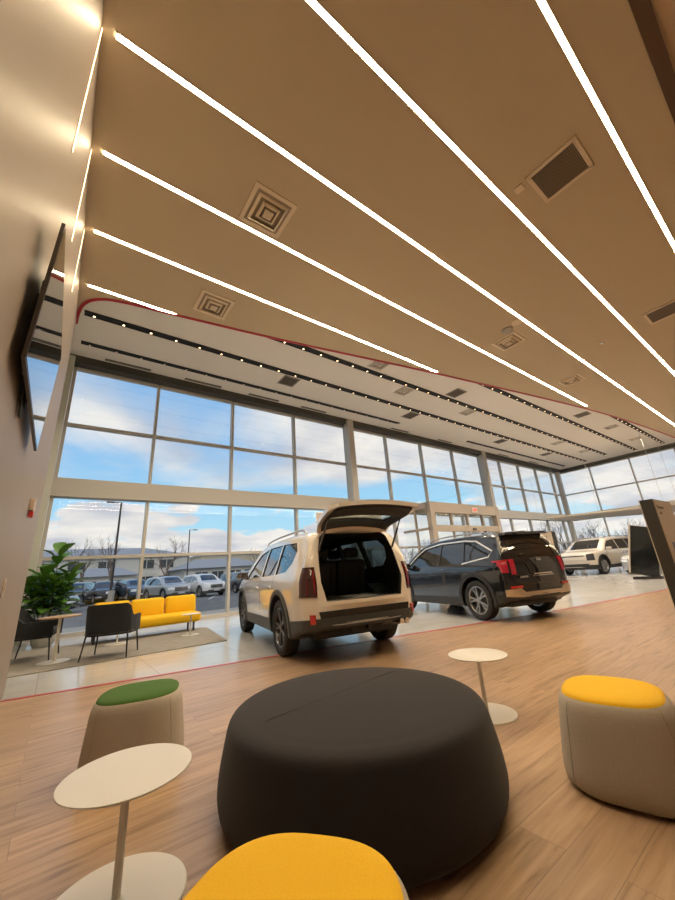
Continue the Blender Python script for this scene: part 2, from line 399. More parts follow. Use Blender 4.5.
def make_car(name, sp, paint, rimmat, style=0, full=False, gate_open=False, glass=None, cladz=.47, cladmat=None, chrome_line=False):
    """returns the car's Empty; x forward, y left, origin on the ground"""
    root = empty(name)
    cladmat = cladmat or BLACKPL
    r0 = sp['top'][0][0]
    body = hull(sp, 0, paint, step=.06 if full else .10)
    liner = TRIMDARK
    windows = [list(w) for w in sp['windows']]
    ring = []
    if full:
        body = boolean(body, hull(sp, -.055, liner, floor=.64, x0=r0 + .06, x1=1.25, step=.10), 'DIFFERENCE')
        def wcut(bm):
            for w in windows: prism(bm, w, 'y', -1.4, 1.4)
            prism(bm, mirror_poly(sp['wind']), 'x', .3, 2.2)
        body = boolean(body, tmp(wcut, liner), 'DIFFERENCE')
    def acut(bm): arches(bm, sp, sp['wr'] + .055)
    body = boolean(body, tmp(acut, BLACKPL), 'DIFFERENCE')
    gatepoly = sp.get('gate')
    if full:
        if gatepoly: 
            cut = tmp(lambda bm: prism(bm, mirror_poly(gatepoly), 'x', r0 - .3, r0 + .52), liner)
            body = boolean(body, cut, 'DIFFERENCE')
        else:
            body = boolean(body, tmp(lambda bm: prism(bm, mirror_poly(sp['rearw']), 'x', r0 - .3, r0 + .7), liner), 'DIFFERENCE')
    shade(body, 30)
    link('body', body, root)
    # side glass
    g = glass or DARKGLASS
    me = patch(sp, -.012 if full else .004, .006, side_patch_tool(windows), g)
    for i in islands(me): shade(i, 30); link('side_window', i, root)
    def wreg(bm): prism(bm, mirror_poly(grow(sp['wind'], 0)), 'x', .3, 2.2)
    me = patch(sp, -.012 if full else .004, .006, tmp(wreg), g); shade(me, 30); link('windshield', me, root)
    if not gate_open:
        me = patch(sp, -.008 if full else .004, .006, tmp(lambda bm: prism(bm, mirror_poly(sp['rearw']), 'x', r0 - .3, r0 + 1.1)), g); shade(me, 30); link('rear_window', me, root)
    # cladding: sill and arches
    def creg(bm):
        prism(bm, [(sp['ra'] + .3, .15), (sp['fa'] - .3, .15), (sp['fa'] - .3, cladz - .03), (sp['ra'] + .3, cladz)], 'y', -1.4, 1.4)
        prism(bm, [(r0 - .3, .15), (sp['ra'] - .3, .15), (sp['ra'] - .3, cladz + .02), (r0 - .3, sp.get('bumpz', .62))], 'y', -1.4, 1.4)
        prism(bm, [(sp['fa'] + .3, .15), (3, .15), (3, cladz + .05), (sp['fa'] + .3, cladz)], 'y', -1.4, 1.4)
    ar = tmp(acut)
    me = patch(sp, .012, .03, tmp(creg), cladmat, [ar]); shade(me, 30); link('lower_cladding', me, root)
    def rreg(bm): arches(bm, sp, sp['wr'] + .125, y0=.7)
    me = patch(sp, .022, .05, tmp(rreg), cladmat, [tmp(acut)])
    for i in islands(me): shade(i, 30); link('wheel_arch_trim', i, root)
    hw = sp['width'][4][1] - .125
    for ax in (sp['fa'], sp['ra']):
        for s in (1, -1): make_wheel(sp, root, ax, s * hw, rimmat, style, 56 if full else 28)
    # mirrors
    for s in (1, -1):
        zb = sp['windows'][0][0][1]; xb = sp['windows'][0][0][0] - .12
        bm = bmesh.new(); box(bm, (xb, s * (hw + .23), zb + .06), (.14, .24, .15), bevel=.045); box(bm, (xb + .03, s * (hw + .10), zb - .01), (.08, .16, .04), bevel=.015)
        mo = finish(bm, 'door_mirror', GLOSSBLK if full else paint, root, 40)
        if full:
            bm = bmesh.new(); box(bm, (xb - .072, s * (hw + .23), zb + .06), (.006, .19, .11), bevel=.002); finish(bm, 'mirror_glass', CHROME, mo)
    return root

def car_lights(root, sp, paint, dark_grille=True):
    """front lamps and grille for a parked car seen from the front"""
    x1 = sp['top'][-1][0]; zt = sp['belt'][-1][1]
    lamp = mat('head_lamp', (.75, .8, .85), .1, coat=1)
    def lr(bm):
        for s in (1, -1): prism(bm, [(s * .52, zt - .20), (s * .52, zt - .04), (s * 1.1, zt - .02), (s * 1.1, zt - .24)], 'x', x1 - .35, x1 + .3)
    for i in islands(patch(sp, .008, .03, tmp(lr), lamp)): link('head_lamp', i, root)
    link('grille', patch(sp, .006, .03, tmp(lambda bm: prism(bm, [(-.50, zt - .30), (.50, zt - .30), (.50, zt - .05), (-.50, zt - .05)], 'x', x1 - .35, x1 + .3)), GLOSSBLK), root)
    bm = bmesh.new(); 
    for k in range(3): box(bm, (x1 + .012, 0, zt - .11 - .07 * k), (.02, .9, .012))
    finish(bm, 'grille_bar', CHROME, root)
    bm = bmesh.new(); box(bm, (x1 + .01, 0, .47), (.02, .5, .13)); finish(bm, 'license_plate', mat('plate_white', (.6, .6, .62), .4), root)
    link('lower_grille', patch(sp, .016, .03, tmp(lambda bm: prism(bm, [(-.62, .33), (.62, .33), (.7, .50), (-.7, .50)], 'x', x1 - .3, x1 + .3)), BLACKPL), root)

# ---- white SUV with raised tailgate
P_WHITE = mat('pearl_white_paint', (.78, .74, .69), .12, coat=1)
P_DARK = mat('dark_blue_paint', (.006, .008, .012), .14, .0, coat=1)
P_IVORY = mat('ivory_paint', (.62, .57, .50), .3, .1, coat=1)
P_SILVER = mat('silver_paint', (.48, .49, .50), .3, .5, coat=1)
CLAD = mat('grey_cladding', (.045, .048, .048), .5)
RIM_DARK = mat('graphite_rim', (.09, .09, .095), .3, .8)
RIM_MIX = mat('machined_rim', (.42, .42, .42), .28, .9)
GATE_A = [(.60, .755), (.665, 1.0), (.655, 1.20), (.635, 1.40), (.58, 1.60), (.50, 1.665)]
CARPOS_W = (3.77, 6.18, 0); CARROT_W = math.radians(77.5)
CARPOS_D = (7.56, 5.37, 0); CARROT_D = math.radians(74.2)

def rear_lamp(root, sp, polys, m=REDLENS, off=.012, name='tail_lamp', xr=.5, th=.05):
    r0 = sp['top'][0][0]
    def f(bm):
        for p in polys:
            prism(bm, p, 'x', r0 - .3, r0 + xr); prism(bm, [(-y, z) for y, z in p], 'x', r0 - .3, r0 + xr)
    for i in islands(patch(sp, off, th, tmp(f), m)): shade(i, 30); link(name, i, root)
def band(pts, w):
    up = []; dn = []
    for i, p in enumerate(pts):
        a = Vector(pts[max(i - 1, 0)]); b = Vector(pts[min(i + 1, len(pts) - 1)]); d = (b - a).normalized(); n = Vector((-d.y, d.x)) * w
        up.append((p[0] + n.x, p[1] + n.y)); dn.append((p[0] - n.x, p[1] - n.y))
    return up + dn[::-1]
def seams(root, sp, xs, z0, z1):
    def f(bm):
        for pts in xs:
            poly = band(pts, .005)
            prism(bm, poly, 'y', .5, 1.4); prism(bm, poly, 'y', -1.4, -.5)
    for i in islands(patch(sp, .0012, .01, tmp(f), GLOSSBLK)): link('door_seam', i, root)
def handles(root, hw, pts, m):
    for x, z in pts:
        for s in (1, -1):
            bm = bmesh.new(); box(bm, (x, s * hw, z), (.20, .035, .03), bevel=.012); finish(bm, 'door_handle', m, root, 40)
def rails(root, sp, x0, x1, y, m):
    T = pchip(sp['top'])
    for s in (1, -1):
        bm = bmesh.new()
        pts = [(x0, s * y, T(x0) - .02)] + [(x0 + (x1 - x0) * q, s * y, T(x0 + (x1 - x0) * q) + .02) for q in (.06, .2, .4, .6, .8, .94)] + [(x1, s * y, T(x1) - .03)]
        tube(bm, pts, .017, 8); finish(bm, 'roof_rail', m, root, 60)
def seat(name, w, h, y, x, z, parent, heads=(0,), m=SEATMAT, cushion=True, lean=.18):
    bm = bmesh.new(); R_ = Matrix.Translation((x, y, z)) @ Matrix.Rotation(-lean, 4, 'Y')
    box(bm, (0, 0, h / 2), (.14, w, h), bevel=.05, M=R_)
    for o_ in (-.30, .30):
        box(bm, (-.0, o_ * w, h / 2), (.17, w * .12, h * .8), bevel=.04, M=R_)
    if cushion: box(bm, (.28, 0, .05), (.5, w, .14), bevel=.05, M=Matrix.Translation((x, y, z)))
    s = finish(bm, name, m, parent, 50)
    for hy in heads:
        bm = bmesh.new(); box(bm, (.0, hy, h + .11), (.11, .27, .17), bevel=.05, M=R_)
        for q in (-.06, .06): tube(bm, [R_ @ Vector((0, hy + q, h - .03)), R_ @ Vector((0, hy + q, h + .06))], .007, 6)
        finish(bm, 'headrest', m, s, 50)

SPEC_A['gate'] = GATE_A; SPEC_A['bumpz'] = .59
white = make_car('sport_utility_vehicle', SPEC_A, P_WHITE, RIM_DARK, 0, True, True, glass=CARGLASS, cladz=.47, cladmat=CLAD)
tag(white, 'white sport utility vehicle with its tailgate raised, seen from behind', 'car')
sp = SPEC_A; r0 = -2.53
# raised tailgate: gate skin cut from the body, turned about its roof hinge
gp = grow(GATE_A, .0); gp = [(.63, .80), (.70, 1.02), (.69, 1.20), (.665, 1.42), (.62, 1.60), (.52, 1.69)]
gm = boolean(hull(sp, .004, P_WHITE, step=.06), hull(sp, -.05, P_WHITE, step=.10), 'DIFFERENCE')
gm = boolean(gm, tmp(lambda bm: prism(bm, mirror_poly(gp), 'x', r0 - .3, r0 + .40), P_WHITE), 'INTERSECT')
gm = boolean(gm, tmp(lambda bm: prism(bm, mirror_poly(sp['rearw']), 'x', r0 - .3, r0 + .9), TRIMDARK), 'DIFFERENCE')
HINGE = Vector((-2.18, 0, 1.715)); GA = math.radians(85)
GM = Matrix.Translation(HINGE) @ Matrix.Rotation(GA, 4, 'Y') @ Matrix.Translation(-HINGE)
gm.transform(GM); shade(gm, 30); gate = link('tailgate', gm, white)
gl = patch(sp, -.02, .005, tmp(lambda bm: prism(bm, mirror_poly(sp['rearw']), 'x', r0 - .3, r0 + .9)), glass_mat('tailgate_glass', (.72, .78, .80), .08, .9)); gl.transform(GM); link('rear_window', gl, gate)
bm = bmesh.new()   # inner trim panel under the glass
lp = patch(sp, -.05, .03, tmp(lambda bm: prism(bm, mirror_poly([(.55, .85), (.62, 1.02), (.62, 1.2), (.60, 1.42), (.56, 1.57)]), 'x', r0 - .3, r0 + .5)), TRIMDARK, [tmp(lambda bm: prism(bm, mirror_poly(sp['rearw']), 'x', r0 - .3, r0 + .9))]); lp.transform(GM); link('inner_trim', lp, gate); bm.free()
bm = bmesh.new(); 
prism(bm, [(-.58, 1.70), (.58, 1.70), (.52, 1.745), (-.52, 1.745)], 'x', -2.44, -2.2)
bmesh.ops.transform(bm, matrix=GM, verts=bm.verts); finish(bm, 'spoiler', P_WHITE, gate, 30)
bm = bmesh.new()
lr = patch(sp, .014, .02, tmp(lambda bm: prism(bm, mirror_poly([(.2, .84), (.24, .92)]), 'x', r0 - .3, r0 + .3)), GLOSSBLK); lr.transform(GM); link('plate_recess', lr, gate); bm.free()
for s in (1, -1):
    a = Vector((-2.36, s * .625, 1.42)); b = GM @ Vector((-2.40, s * .60, 1.16))
    bm = bmesh.new(); tube(bm, [a, a.lerp(b, .55)], .016, 8); tube(bm, [a.lerp(b, .5), b], .010, 8); finish(bm, 'gas_strut', GLOSSBLK, white, 60)
rear_lamp(white, sp, [[(.73, .82), (1.1, .82), (1.1, 1.20), (.73, 1.20)]], mat('tail_lamp_smoked', (.05, .008, .01), .06, coat=1), .008, xr=.24)
rear_lamp(white, sp, [[(.75, .86), (.775, .86), (.775, 1.16), (.75, 1.16)], [(.85, .86), (.88, .86), (.88, 1.16), (.85, 1.16)]], mat('deep_red_lens', (.22, .01, .015), .15, coat=1), .012, 'lamp_bar', xr=.12, th=.02)
rear_lamp(white, sp, [[(.77, .50), (.83, .50), (.83, .61), (.77, .61)]], mat('red_reflector', (.5, .02, .015), .2, coat=1), .022, 'reflector', .4)
me = patch(sp, .010, .03, tmp(lambda bm: prism(bm, mirror_poly([(.66, .40), (.72, .64)]), 'x', r0 - .3, r0 + .3)), GLOSSBLK); shade(me, 30); link('rear_bumper_panel', me, white)
me = patch(sp, .018, .03, tmp(lambda bm: prism(bm, mirror_poly([(.40, .44), (.50, .545)]), 'x', r0 - .3, r0 + .3)), CLAD); link('skid_plate', me, white)
bm = bmesh.new()
for k in range(2):
    tube(bm, [(-2.30, -.52 - .09 * k, .41), (-2.56, -.52 - .09 * k, .41)], .038, 16)
finish(bm, 'exhaust_tips', CHROME, white, 50)
bm = bmesh.new(); box(bm, (-2.42, 0, .38), (.12, .5, .07), bevel=.01); box(bm, (-2.50, 0, .40), (.1, .06, .05)); finish(bm, 'tow_hitch', BLACKPL, white)
bm = bmesh.new(); box(bm, (0, 0, .30), (4.2, 1.3, .1), bevel=.02); finish(bm, 'underbody', BLACKPL, white)
seams(white, sp, [[(1.02, .42), (1.05, 1.02)], [(-.26, .42), (-.26, 1.10)], [(-.95, .62), (-1.12, .95), (-1.16, 1.12)], ], 0, 0)
handles(white, .985, [(.0, .93), (-.92, .95)], P_WHITE)
rails(white, sp, -1.95, .35, .66, SILVER)
bm = bmesh.new(); box(bm, (-.1, 0, .66), (2.6, 1.6, .05)); box(bm, (-1.9, 0, .73), (1.05, 1.25, .04), bevel=.01); finish(bm, 'cargo_floor', TRIMDARK, white)
bm = bmesh.new(); box(bm, (-2.42, 0, .745), (.10, 1.16, .03), bevel=.01); finish(bm, 'sill_plate', mat('scuff_plate', (.30, .29, .27), .3, .7), white)
bm = bmesh.new(); box(bm, (-2.1, -.1, .757), (.42, .42, .015), bevel=.005); finish(bm, 'cargo_mat', mat('cargo_board', (.35, .34, .32), .6), white)
for s in (1, -1):
    bm = bmesh.new(); poly = [(-1.45 + .475 * math.cos(a), .405 + .475 * math.sin(a)) for a in [PI * k / 16 for k in range(17)]]
    prism(bm, poly, 'y', min(s * .60, s * .63), max(s * .60, s * .63))
    out = poly + [(-1.45 + .445 * math.cos(a), .405 + .445 * math.sin(a)) for a in [PI * (16 - k) / 16 for k in range(17)]]
    prism(bm, out, 'y', min(s * .62, s * .93), max(s * .62, s * .93)); finish(bm, 'wheel_housing', TRIMDARK, white)
seat('third_row_seat', .54, .56, .28, -1.50, .74, white, (0,)); seat('third_row_seat', .54, .56, -.28, -1.50, .74, white, (0,))
seat('second_row_seat', .54, .62, .38, -.62, .70, white, (0,)); seat('second_row_seat', .54, .62, -.38, -.62, .70, white, (0,))
seat('front_seat', .52, .66, .38, .25, .70, white, (0,)); seat('front_seat', .52, .66, -.38, .25, .70, white, (0,))
bm = bmesh.new(); box(bm, (1.0, 0, .95), (.3, 1.5, .2), bevel=.05); finish(bm, 'dashboard', TRIMDARK, white)
bm = bmesh.new(); bmesh.ops.create_circle(bm, segments=8, radius=.1); bm.free()
bm = bmesh.new(); tube(bm, [(.78 + .05 * math.sin(a), .38 + .18 * math.cos(a), 1.03 + .17 * math.sin(a)) for a in [2 * PI * k / 20 for k in range(21)]], .014, 6, False); finish(bm, 'steering_wheel', TRIMDARK, white)
white.scale = (.98, .90, .935); white.location = CARPOS_W; white.rotation_euler = (0, 0, CARROT_W)

# ---- dark SUV
SPEC_B['bumpz'] = .60
for k_ in ('top', 'bottom', 'belt', 'width'): SPEC_B[k_] = [(x if x > -1.6 else -1.6 + (x + 1.6) * .85, v) for x, v in SPEC_B[k_]]
dark = make_car('sport_utility_vehicle', SPEC_B, P_DARK, RIM_MIX, 1, True, False, glass=CARGLASS, cladz=.42, cladmat=BLACKPL)
tag(dark, 'dark blue-black sport utility vehicle with closed tailgate and silver lower bumper', 'car')
sp = SPEC_B; r0 = sp['top'][0][0]
rear_lamp(dark, sp, [[(.64, .84), (.74, .84), (.74, 1.12), (.62, 1.12)], [(.79, .88), (.88, .88), (.90, 1.10), (.78, 1.12)]], mat('red_lamp_lit', (.36, .012, .035), .1, coat=1), .010, xr=.25)
rear_lamp(dark, sp, [[(.76, 1.125), (1.1, 1.09), (1.1, 1.06), (.76, 1.09)]], REDLENS, .011, 'lamp_arm', xr=.36)
rear_lamp(dark, sp, [[(.55, .60), (.80, .60), (.80, .64), (.55, .64)]], mat('red_reflector', (.7, .03, .02), .2), .024, 'reflector', .3)
me = patch(sp, .020, .04, tmp(lambda bm: prism(bm, mirror_poly([(.62, .44), (.88, .46), (.88, .58), (.62, .60), (.50, .52)]), 'x', r0 - .3, r0 + .17)), mat('bronze_silver', (.62, .52, .40), .28, .85)); shade(me, 30); link('silver_bumper_trim', me, dark)
me = patch(sp, .012, .03, tmp(lambda bm: prism(bm, mirror_poly([(.30, .83), (.36, 1.02)]), 'x', r0 - .3, r0 + .3)), GLOSSBLK); link('plate_recess', me, dark)
bm = bmesh.new(); box(bm, (r0 - .02, 0, .83), (.035, .50, .022), bevel=.008)
box(bm, (r0 - .015, 0, .795), (.02, .58, .012)); finish(bm, 'tailgate_trim', CHROME, dark)
bm = bmesh.new(); prism(bm, [(-.62, 1.585), (.62, 1.585), (.56, 1.635), (-.56, 1.635)], 'x', -2.14, -1.93); finish(bm, 'spoiler', P_DARK, dark, 30)
bm = bmesh.new(); prism(bm, [(-.9, 1.69), (-1.05, 1.69), (-1.08, 1.77), (-1.02, 1.77)], 'y', -.02, .02); finish(bm, 'roof_antenna', P_DARK, dark, 30)
bm = bmesh.new(); tube(bm, [(-2.12, .05, 1.24), (-2.22, .42, 1.19)], .008, 6); finish(bm, 'rear_wiper', BLACKPL, dark)
TM = Matrix.Translation((r0 + .012, 0, 1.085)) @ Matrix(((0, 0, -1, 0), (-1, 0, 0, 0), (0, 1, 0, 0), (0, 0, 0, 1)))
text_mesh('KIA', .075, .004, 'tailgate_lettering', CHROME, dark, TM, True)
TM = Matrix.Translation((r0 - .012, .52, .79)) @ Matrix(((0, 0, -1, 0), (-1, 0, 0, 0), (0, 1, 0, 0), (0, 0, 0, 1)))
text_mesh('SORENTO', .045, .004, 'model_lettering', CHROME, dark, TM, True)
seams(dark, sp, [[(1.05, .42), (1.08, .98)], [(-.255, .42), (-.255, 1.06)], [(-.86, .60), (-1.04, .92), (-1.10, 1.10)]], 0, 0)
handles(dark, .948, [(.0, .90), (-.90, .92)], P_DARK)
# bright line along the top of the side glass
def lreg(bm):
    pts = [(1.10, 1.04), (.70, 1.345), (.37, 1.50), (-.22, 1.572), (-1.1, 1.565), (-1.47, 1.525), (-1.93, 1.30), (-1.84, 1.19), (-1.1, 1.085)]
    poly = band(pts, .013)
    prism(bm, poly, 'y', .5, 1.4); prism(bm, poly, 'y', -1.4, -.5)
link('window_chrome', patch(sp, .009, .012, tmp(lreg), mat('satin_chrome', (.75, .74, .72), .35, .6)), dark)
rails(dark, sp, -1.7, .30, .62, SILVER)
seat('second_row_seat', .54, .60, .36, -.7, .66, dark, (0,)); seat('second_row_seat', .54, .60, -.36, -.7, .66, dark, (0,))
seat('front_seat', .52, .64, .36, .2, .66, dark, (0,)); seat('front_seat', .52, .64, -.36, .2, .66, dark, (0,))
bm = bmesh.new(); box(bm, (0, 0, .30), (4.0, 1.3, .1), bevel=.02); finish(bm, 'underbody', BLACKPL, dark)
dark.scale = (.95, .87, .925); dark.location = CARPOS_D; dark.rotation_euler = (0, 0, CARROT_D)

# ------------------------------------------------------------------ room
def S_(o): return tag(o, kind='structure')
def node_mat(name, build, rough, coat=0., spec=.5):
    m = bpy.data.materials.new(name); m.use_nodes = True; nt = m.node_tree; b = nt.nodes['Principled BSDF']
    b.inputs['Roughness'].default_value = rough; b.inputs['Coat Weight'].default_value = coat; b.inputs['Specular IOR Level'].default_value = spec
    build(nt, b); MATS[name] = m; return m
def wood_build(nt, b):
    N = nt.nodes.new; Lk = nt.links.new
    tc = N('ShaderNodeTexCoord'); mp = N('ShaderNodeMapping'); Lk(tc.outputs['Object'], mp.inputs['Vector'])
    br = N('ShaderNodeTexBrick'); br.inputs['Scale'].default_value = 1; br.inputs['Brick Width'].default_value = 1.7; br.inputs['Row Height'].default_value = .19
    br.inputs['Mortar Size'].default_value = .0014; br.offset = .37; br.inputs['Bias'].default_value = 0
    br.inputs['Color1'].default_value = (.33, .33, .33, 1); br.inputs['Color2'].default_value = (.72, .72, .72, 1); br.inputs['Mortar'].default_value = (0, 0, 0, 1)
    Lk(mp.outputs['Vector'], br.inputs['Vector'])
    m2 = N('ShaderNodeMapping'); m2.inputs['Scale'].default_value = (1.2, 16, 1); Lk(tc.outputs['Object'], m2.inputs['Vector'])
    addv = N('ShaderNodeVectorMath'); addv.operation = 'ADD'; Lk(m2.outputs['Vector'], addv.inputs[0])
    sc = N('ShaderNodeVectorMath'); sc.operation = 'SCALE'; sc.inputs['Scale'].default_value = 9.; Lk(br.outputs['Color'], sc.inputs[0]); Lk(sc.outputs[0], addv.inputs[1])
    n = N('ShaderNodeTexNoise'); n.inputs['Scale'].default_value = 1.6; n.inputs['Detail'].default_value = 7; n.inputs['Roughness'].default_value = .62; n.inputs['Distortion'].default_value = .5
    Lk(addv.outputs[0], n.inputs['Vector'])
    cr = N('ShaderNodeValToRGB'); e = cr.color_ramp.elements
    e[0].position = .28; e[0].color = (.19, .115, .066, 1); e[1].position = .74; e[1].color = (.49, .34, .22, 1)
    x = cr.color_ramp.elements.new(.46); x.color = (.375, .248, .152, 1)
    Lk(n.outputs['Fac'], cr.inputs['Fac'])
    kn = N('ShaderNodeTexNoise'); kn.inputs['Scale'].default_value = 1.; kn.inputs['Detail'].default_value = 2
    m3 = N('ShaderNodeMapping'); m3.inputs['Scale'].default_value = (2.2, 7, 1); Lk(tc.outputs['Object'], m3.inputs['Vector']); Lk(m3.outputs['Vector'], kn.inputs['Vector'])
    kr = N('ShaderNodeMapRange'); kr.inputs['From Min'].default_value = .66; kr.inputs['From Max'].default_value = .76; kr.inputs['To Min'].default_value = 1; kr.inputs['To Max'].default_value = .62; Lk(kn.outputs['Fac'], kr.inputs['Value'])
    pr = N('ShaderNodeMapRange'); pr.inputs['From Min'].default_value = .3; pr.inputs['From Max'].default_value = .75; pr.inputs['To Min'].default_value = .86; pr.inputs['To Max'].default_value = 1.12
    Lk(br.outputs['Color'], pr.inputs['Value'])
    mu = N('ShaderNodeMath'); mu.operation = 'MULTIPLY'; Lk(pr.outputs[0], mu.inputs[0]); Lk(kr.outputs[0], mu.inputs[1])
    v = N('ShaderNodeVectorMath'); v.operation = 'SCALE'; Lk(cr.outputs['Color'], v.inputs[0]); Lk(mu.outputs[0], v.inputs['Scale'])
    mo = N('ShaderNodeMix'); mo.data_type = 'RGBA'; Lk(br.outputs['Fac'], mo.inputs['Factor']); Lk(v.outputs[0], mo.inputs['A']); mo.inputs['B'].default_value = (.20, .135, .09, 1)
    Lk(mo.outputs['Result'], b.inputs['Base Color'])
WOOD = node_mat('oak_planks', wood_build, .30)
def tile_build(nt, b):
    N = nt.nodes.new; Lk = nt.links.new
    tc = N('ShaderNodeTexCoord')
    br = N('ShaderNodeTexBrick'); br.inputs['Scale'].default_value = 1; br.inputs['Brick Width'].default_value = 1.2; br.inputs['Row Height'].default_value = .6; br.offset = 0
    br.inputs['Mortar Size'].default_value = .004
    br.inputs['Color1'].default_value = (.45, .44, .42, 1); br.inputs['Color2'].default_value = (.49, .48, .46, 1); br.inputs['Mortar'].default_value = (.3, .28, .26, 1)
    Lk(tc.outputs['Object'], br.inputs['Vector'])
    n = N('ShaderNodeTexNoise'); n.inputs['Scale'].default_value = 1.5; n.inputs['Detail'].default_value = 6; Lk(tc.outputs['Object'], n.inputs['Vector'])
    r = N('ShaderNodeMapRange'); r.inputs['To Min'].default_value = .85; r.inputs['To Max'].default_value = 1.15; Lk(n.outputs['Fac'], r.inputs['Value'])
    v = N('ShaderNodeVectorMath'); v.operation = 'SCALE'; Lk(br.outputs['Color'], v.inputs[0]); Lk(r.outputs[0], v.inputs['Scale']); Lk(v.outputs[0], b.inputs['Base Color'])
TILE = node_mat('porcelain_tile', tile_build, .16)
TAN = mat('tan_ceiling_paint', (.57, .485, .35), .75, bump=(180, .25))
WHITEC = mat('white_ceiling_panel', (.84, .80, .74), .7)
WALLM = mat('taupe_wall_laminate', (.31, .265, .23), .45, spec=.08)
FRAME = mat('window_frame_paint', (.52, .495, .44), .35)
JAMB = mat('column_paint', (.56, .57, .50), .5)
REDL = mat('red_trim', (.42, .012, .03), .35)
DARKREV = mat('dark_reveal', (.06, .06, .05), .6)
BROWN = mat('brown_beam', (.10, .055, .03), .5)
RED_F = [(-.34, 5.72), (2.6, 5.04), (8.03, 3.68), (12.3, 2.99), (20, 2.25), (31, 1.5)]
RED_C = [(-.28, 6.05), (-.26, 5.75), (-.20, 5.48), (-.05, 5.29), (.25, 5.17), (.96, 5.06), (2.76, 4.76), (6.06, 4.12), (11.57, 3.17), (15.5, 2.72), (20, 2.40), (31, 1.9)]
def catmull(P_, n=6):
    out = []; P_ = [Vector(p) for p in P_]
    for i in range(len(P_) - 1):
        p0 = P_[max(i - 1, 0)]; p1 = P_[i]; p2 = P_[i + 1]; p3 = P_[min(i + 2, len(P_) - 1)]
        for k in range(n):
            t = k / n; q = .5 * ((2 * p1) + (-p0 + p2) * t + (2 * p0 - 5 * p1 + 4 * p2 - p3) * t * t + (-p0 + 3 * p1 - 3 * p2 + p3) * t ** 3); out.append((q.x, q.y))
    out.append(tuple(P_[-1])); return out
RED_CS = catmull(RED_C)
def flat(bm, poly, z): bm.faces.new([bm.verts.new((x, y, z)) for x, y in poly])
bm = bmesh.new(); prism(bm, [(-.9, -7), (31, -7), (31, 1.5)] + RED_F[::-1][1:] + [(-.9, 5.85)], 'z', -.12, 0); S_(finish(bm, 'floor', WOOD))
bm = bmesh.new(); prism(bm, [(31, 1.5), (31, 11.5), (-.9, 11.5), (-.9, 5.85)] + RED_F[:-1], 'z', -.12, 0); S_(finish(bm, 'floor', TILE))
def strip(bm, pts, w, z0, z1):
    up = []; dn = []
    for i, p in enumerate(pts):
        a = Vector(pts[max(i - 1, 0)]); b = Vector(pts[min(i + 1, len(pts) - 1)]); d = (b - a).normalized(); n = Vector((-d.y, d.x)) * w / 2
        up.append((p[0] + n.x, p[1] + n.y)); dn.append((p[0] - n.x, p[1] - n.y))
    prism(bm, up + dn[::-1], 'z', z0, z1)
bm = bmesh.new(); strip(bm, RED_F, .055, .0005, .003); S_(finish(bm, 'trim_1', REDL))
# lower tan ceiling (soffit) with its red edge
ZT = 5.0
bm = bmesh.new(); prism(bm, [(-.28, -.27), (31, -.27)] + RED_CS[::-1], 'z', ZT, 5.6); S_(finish(bm, 'ceiling', TAN))
bm = bmesh.new(); strip(bm, RED_CS, .045, ZT - .012, ZT + .22); S_(finish(bm, 'trim_2', REDL))
bm = bmesh.new(); prism(bm, [(-.28, -.37), (31, -.37), (31, -.27), (-.28, -.27)], 'z', ZT - .03, 5.6); S_(finish(bm, 'trim_3', BROWN))
bm = bmesh.new(); prism(bm, [(-.28, -7), (31, -7), (31, -.37), (-.28, -.37)], 'z', ZT + .02, 5.6); S_(finish(bm, 'ceiling', mat('rear_ceiling_paint', (.62, .50, .38), .7)))
bm = bmesh.new(); prism(bm, [(-.9, -7), (31.3, -7), (31.3, 11.8), (-.9, 11.8)], 'z', 7.3, 7.5); S_(finish(bm, 'ceiling', WHITEC))
# walls
bm = bmesh.new(); prism(bm, [(-.28, -7), (-.28, 6.02), (-.42, 6.02), (-.42, -7)], 'z', 0, 7.3); S_(finish(bm, 'wall_left', WALLM))
bm = bmesh.new(); prism(bm, [(-.98, 5.9), (-.42, 5.9), (-.42, 6.02), (-.88, 6.02), (-.88, 11.8), (-.98, 11.8)], 'z', 0, 7.3); S_(finish(bm, 'wall_left', JAMB))
bm = bmesh.new(); prism(bm, [(-.42, -7.15), (31.3, -7.15), (31.3, -7), (-.42, -7)], 'z', 0, 7.3); S_(finish(bm, 'wall_back', mat('back_wall_paint', (.55, .50, .43), .6)))
# glazed wall toward the car park
YG = 11.5
MX = [-.34, 1.85, 4.30, 6.80, 9.42, 11.88, 14.42, 17.1, 19.8, 22.1, 24.5, 27.0, 29.55, 30.95]
ROWS = [(.08, 1.76), (1.84, 3.32), (3.80, 5.28), (5.36, 7.02)]
wn = 0
for a, b in zip(MX, MX[1:]):
    wn += 1
    bm = bmesh.new()
    box(bm, (b, YG, 3.53), (.075, .17, 7.06)) 
    for z, h in ((.04, .08), (1.80, .08), (5.32, .08), (7.05, .06)): box(bm, ((a + b) / 2, YG, z), (b - a - .075, .15, h))
    if wn == 1: box(bm, (a + .0, YG, 3.53), (.075, .17, 7.06))
    f = S_(finish(bm, 'window_%d' % wn, FRAME))
    for z0, z1 in ROWS:
        bm = bmesh.new(); flat(bm, [(a + .03, YG + .02), (b - .03, YG + .02)], 0) if False else None
        v = [bm.verts.new(p) for p in ((a + .03, YG + .03, z0), (b - .03, YG + .03, z0), (b - .03, YG + .03, z1), (a + .03, YG + .03, z1))]; bm.faces.new(v)
        finish(bm, 'glass_pane', WINGLASS, f)
bm = bmesh.new(); box(bm, (15.2, 11.5, 3.56), (31.4, .34, .48)); S_(finish(bm, 'trim_4', FRAME))
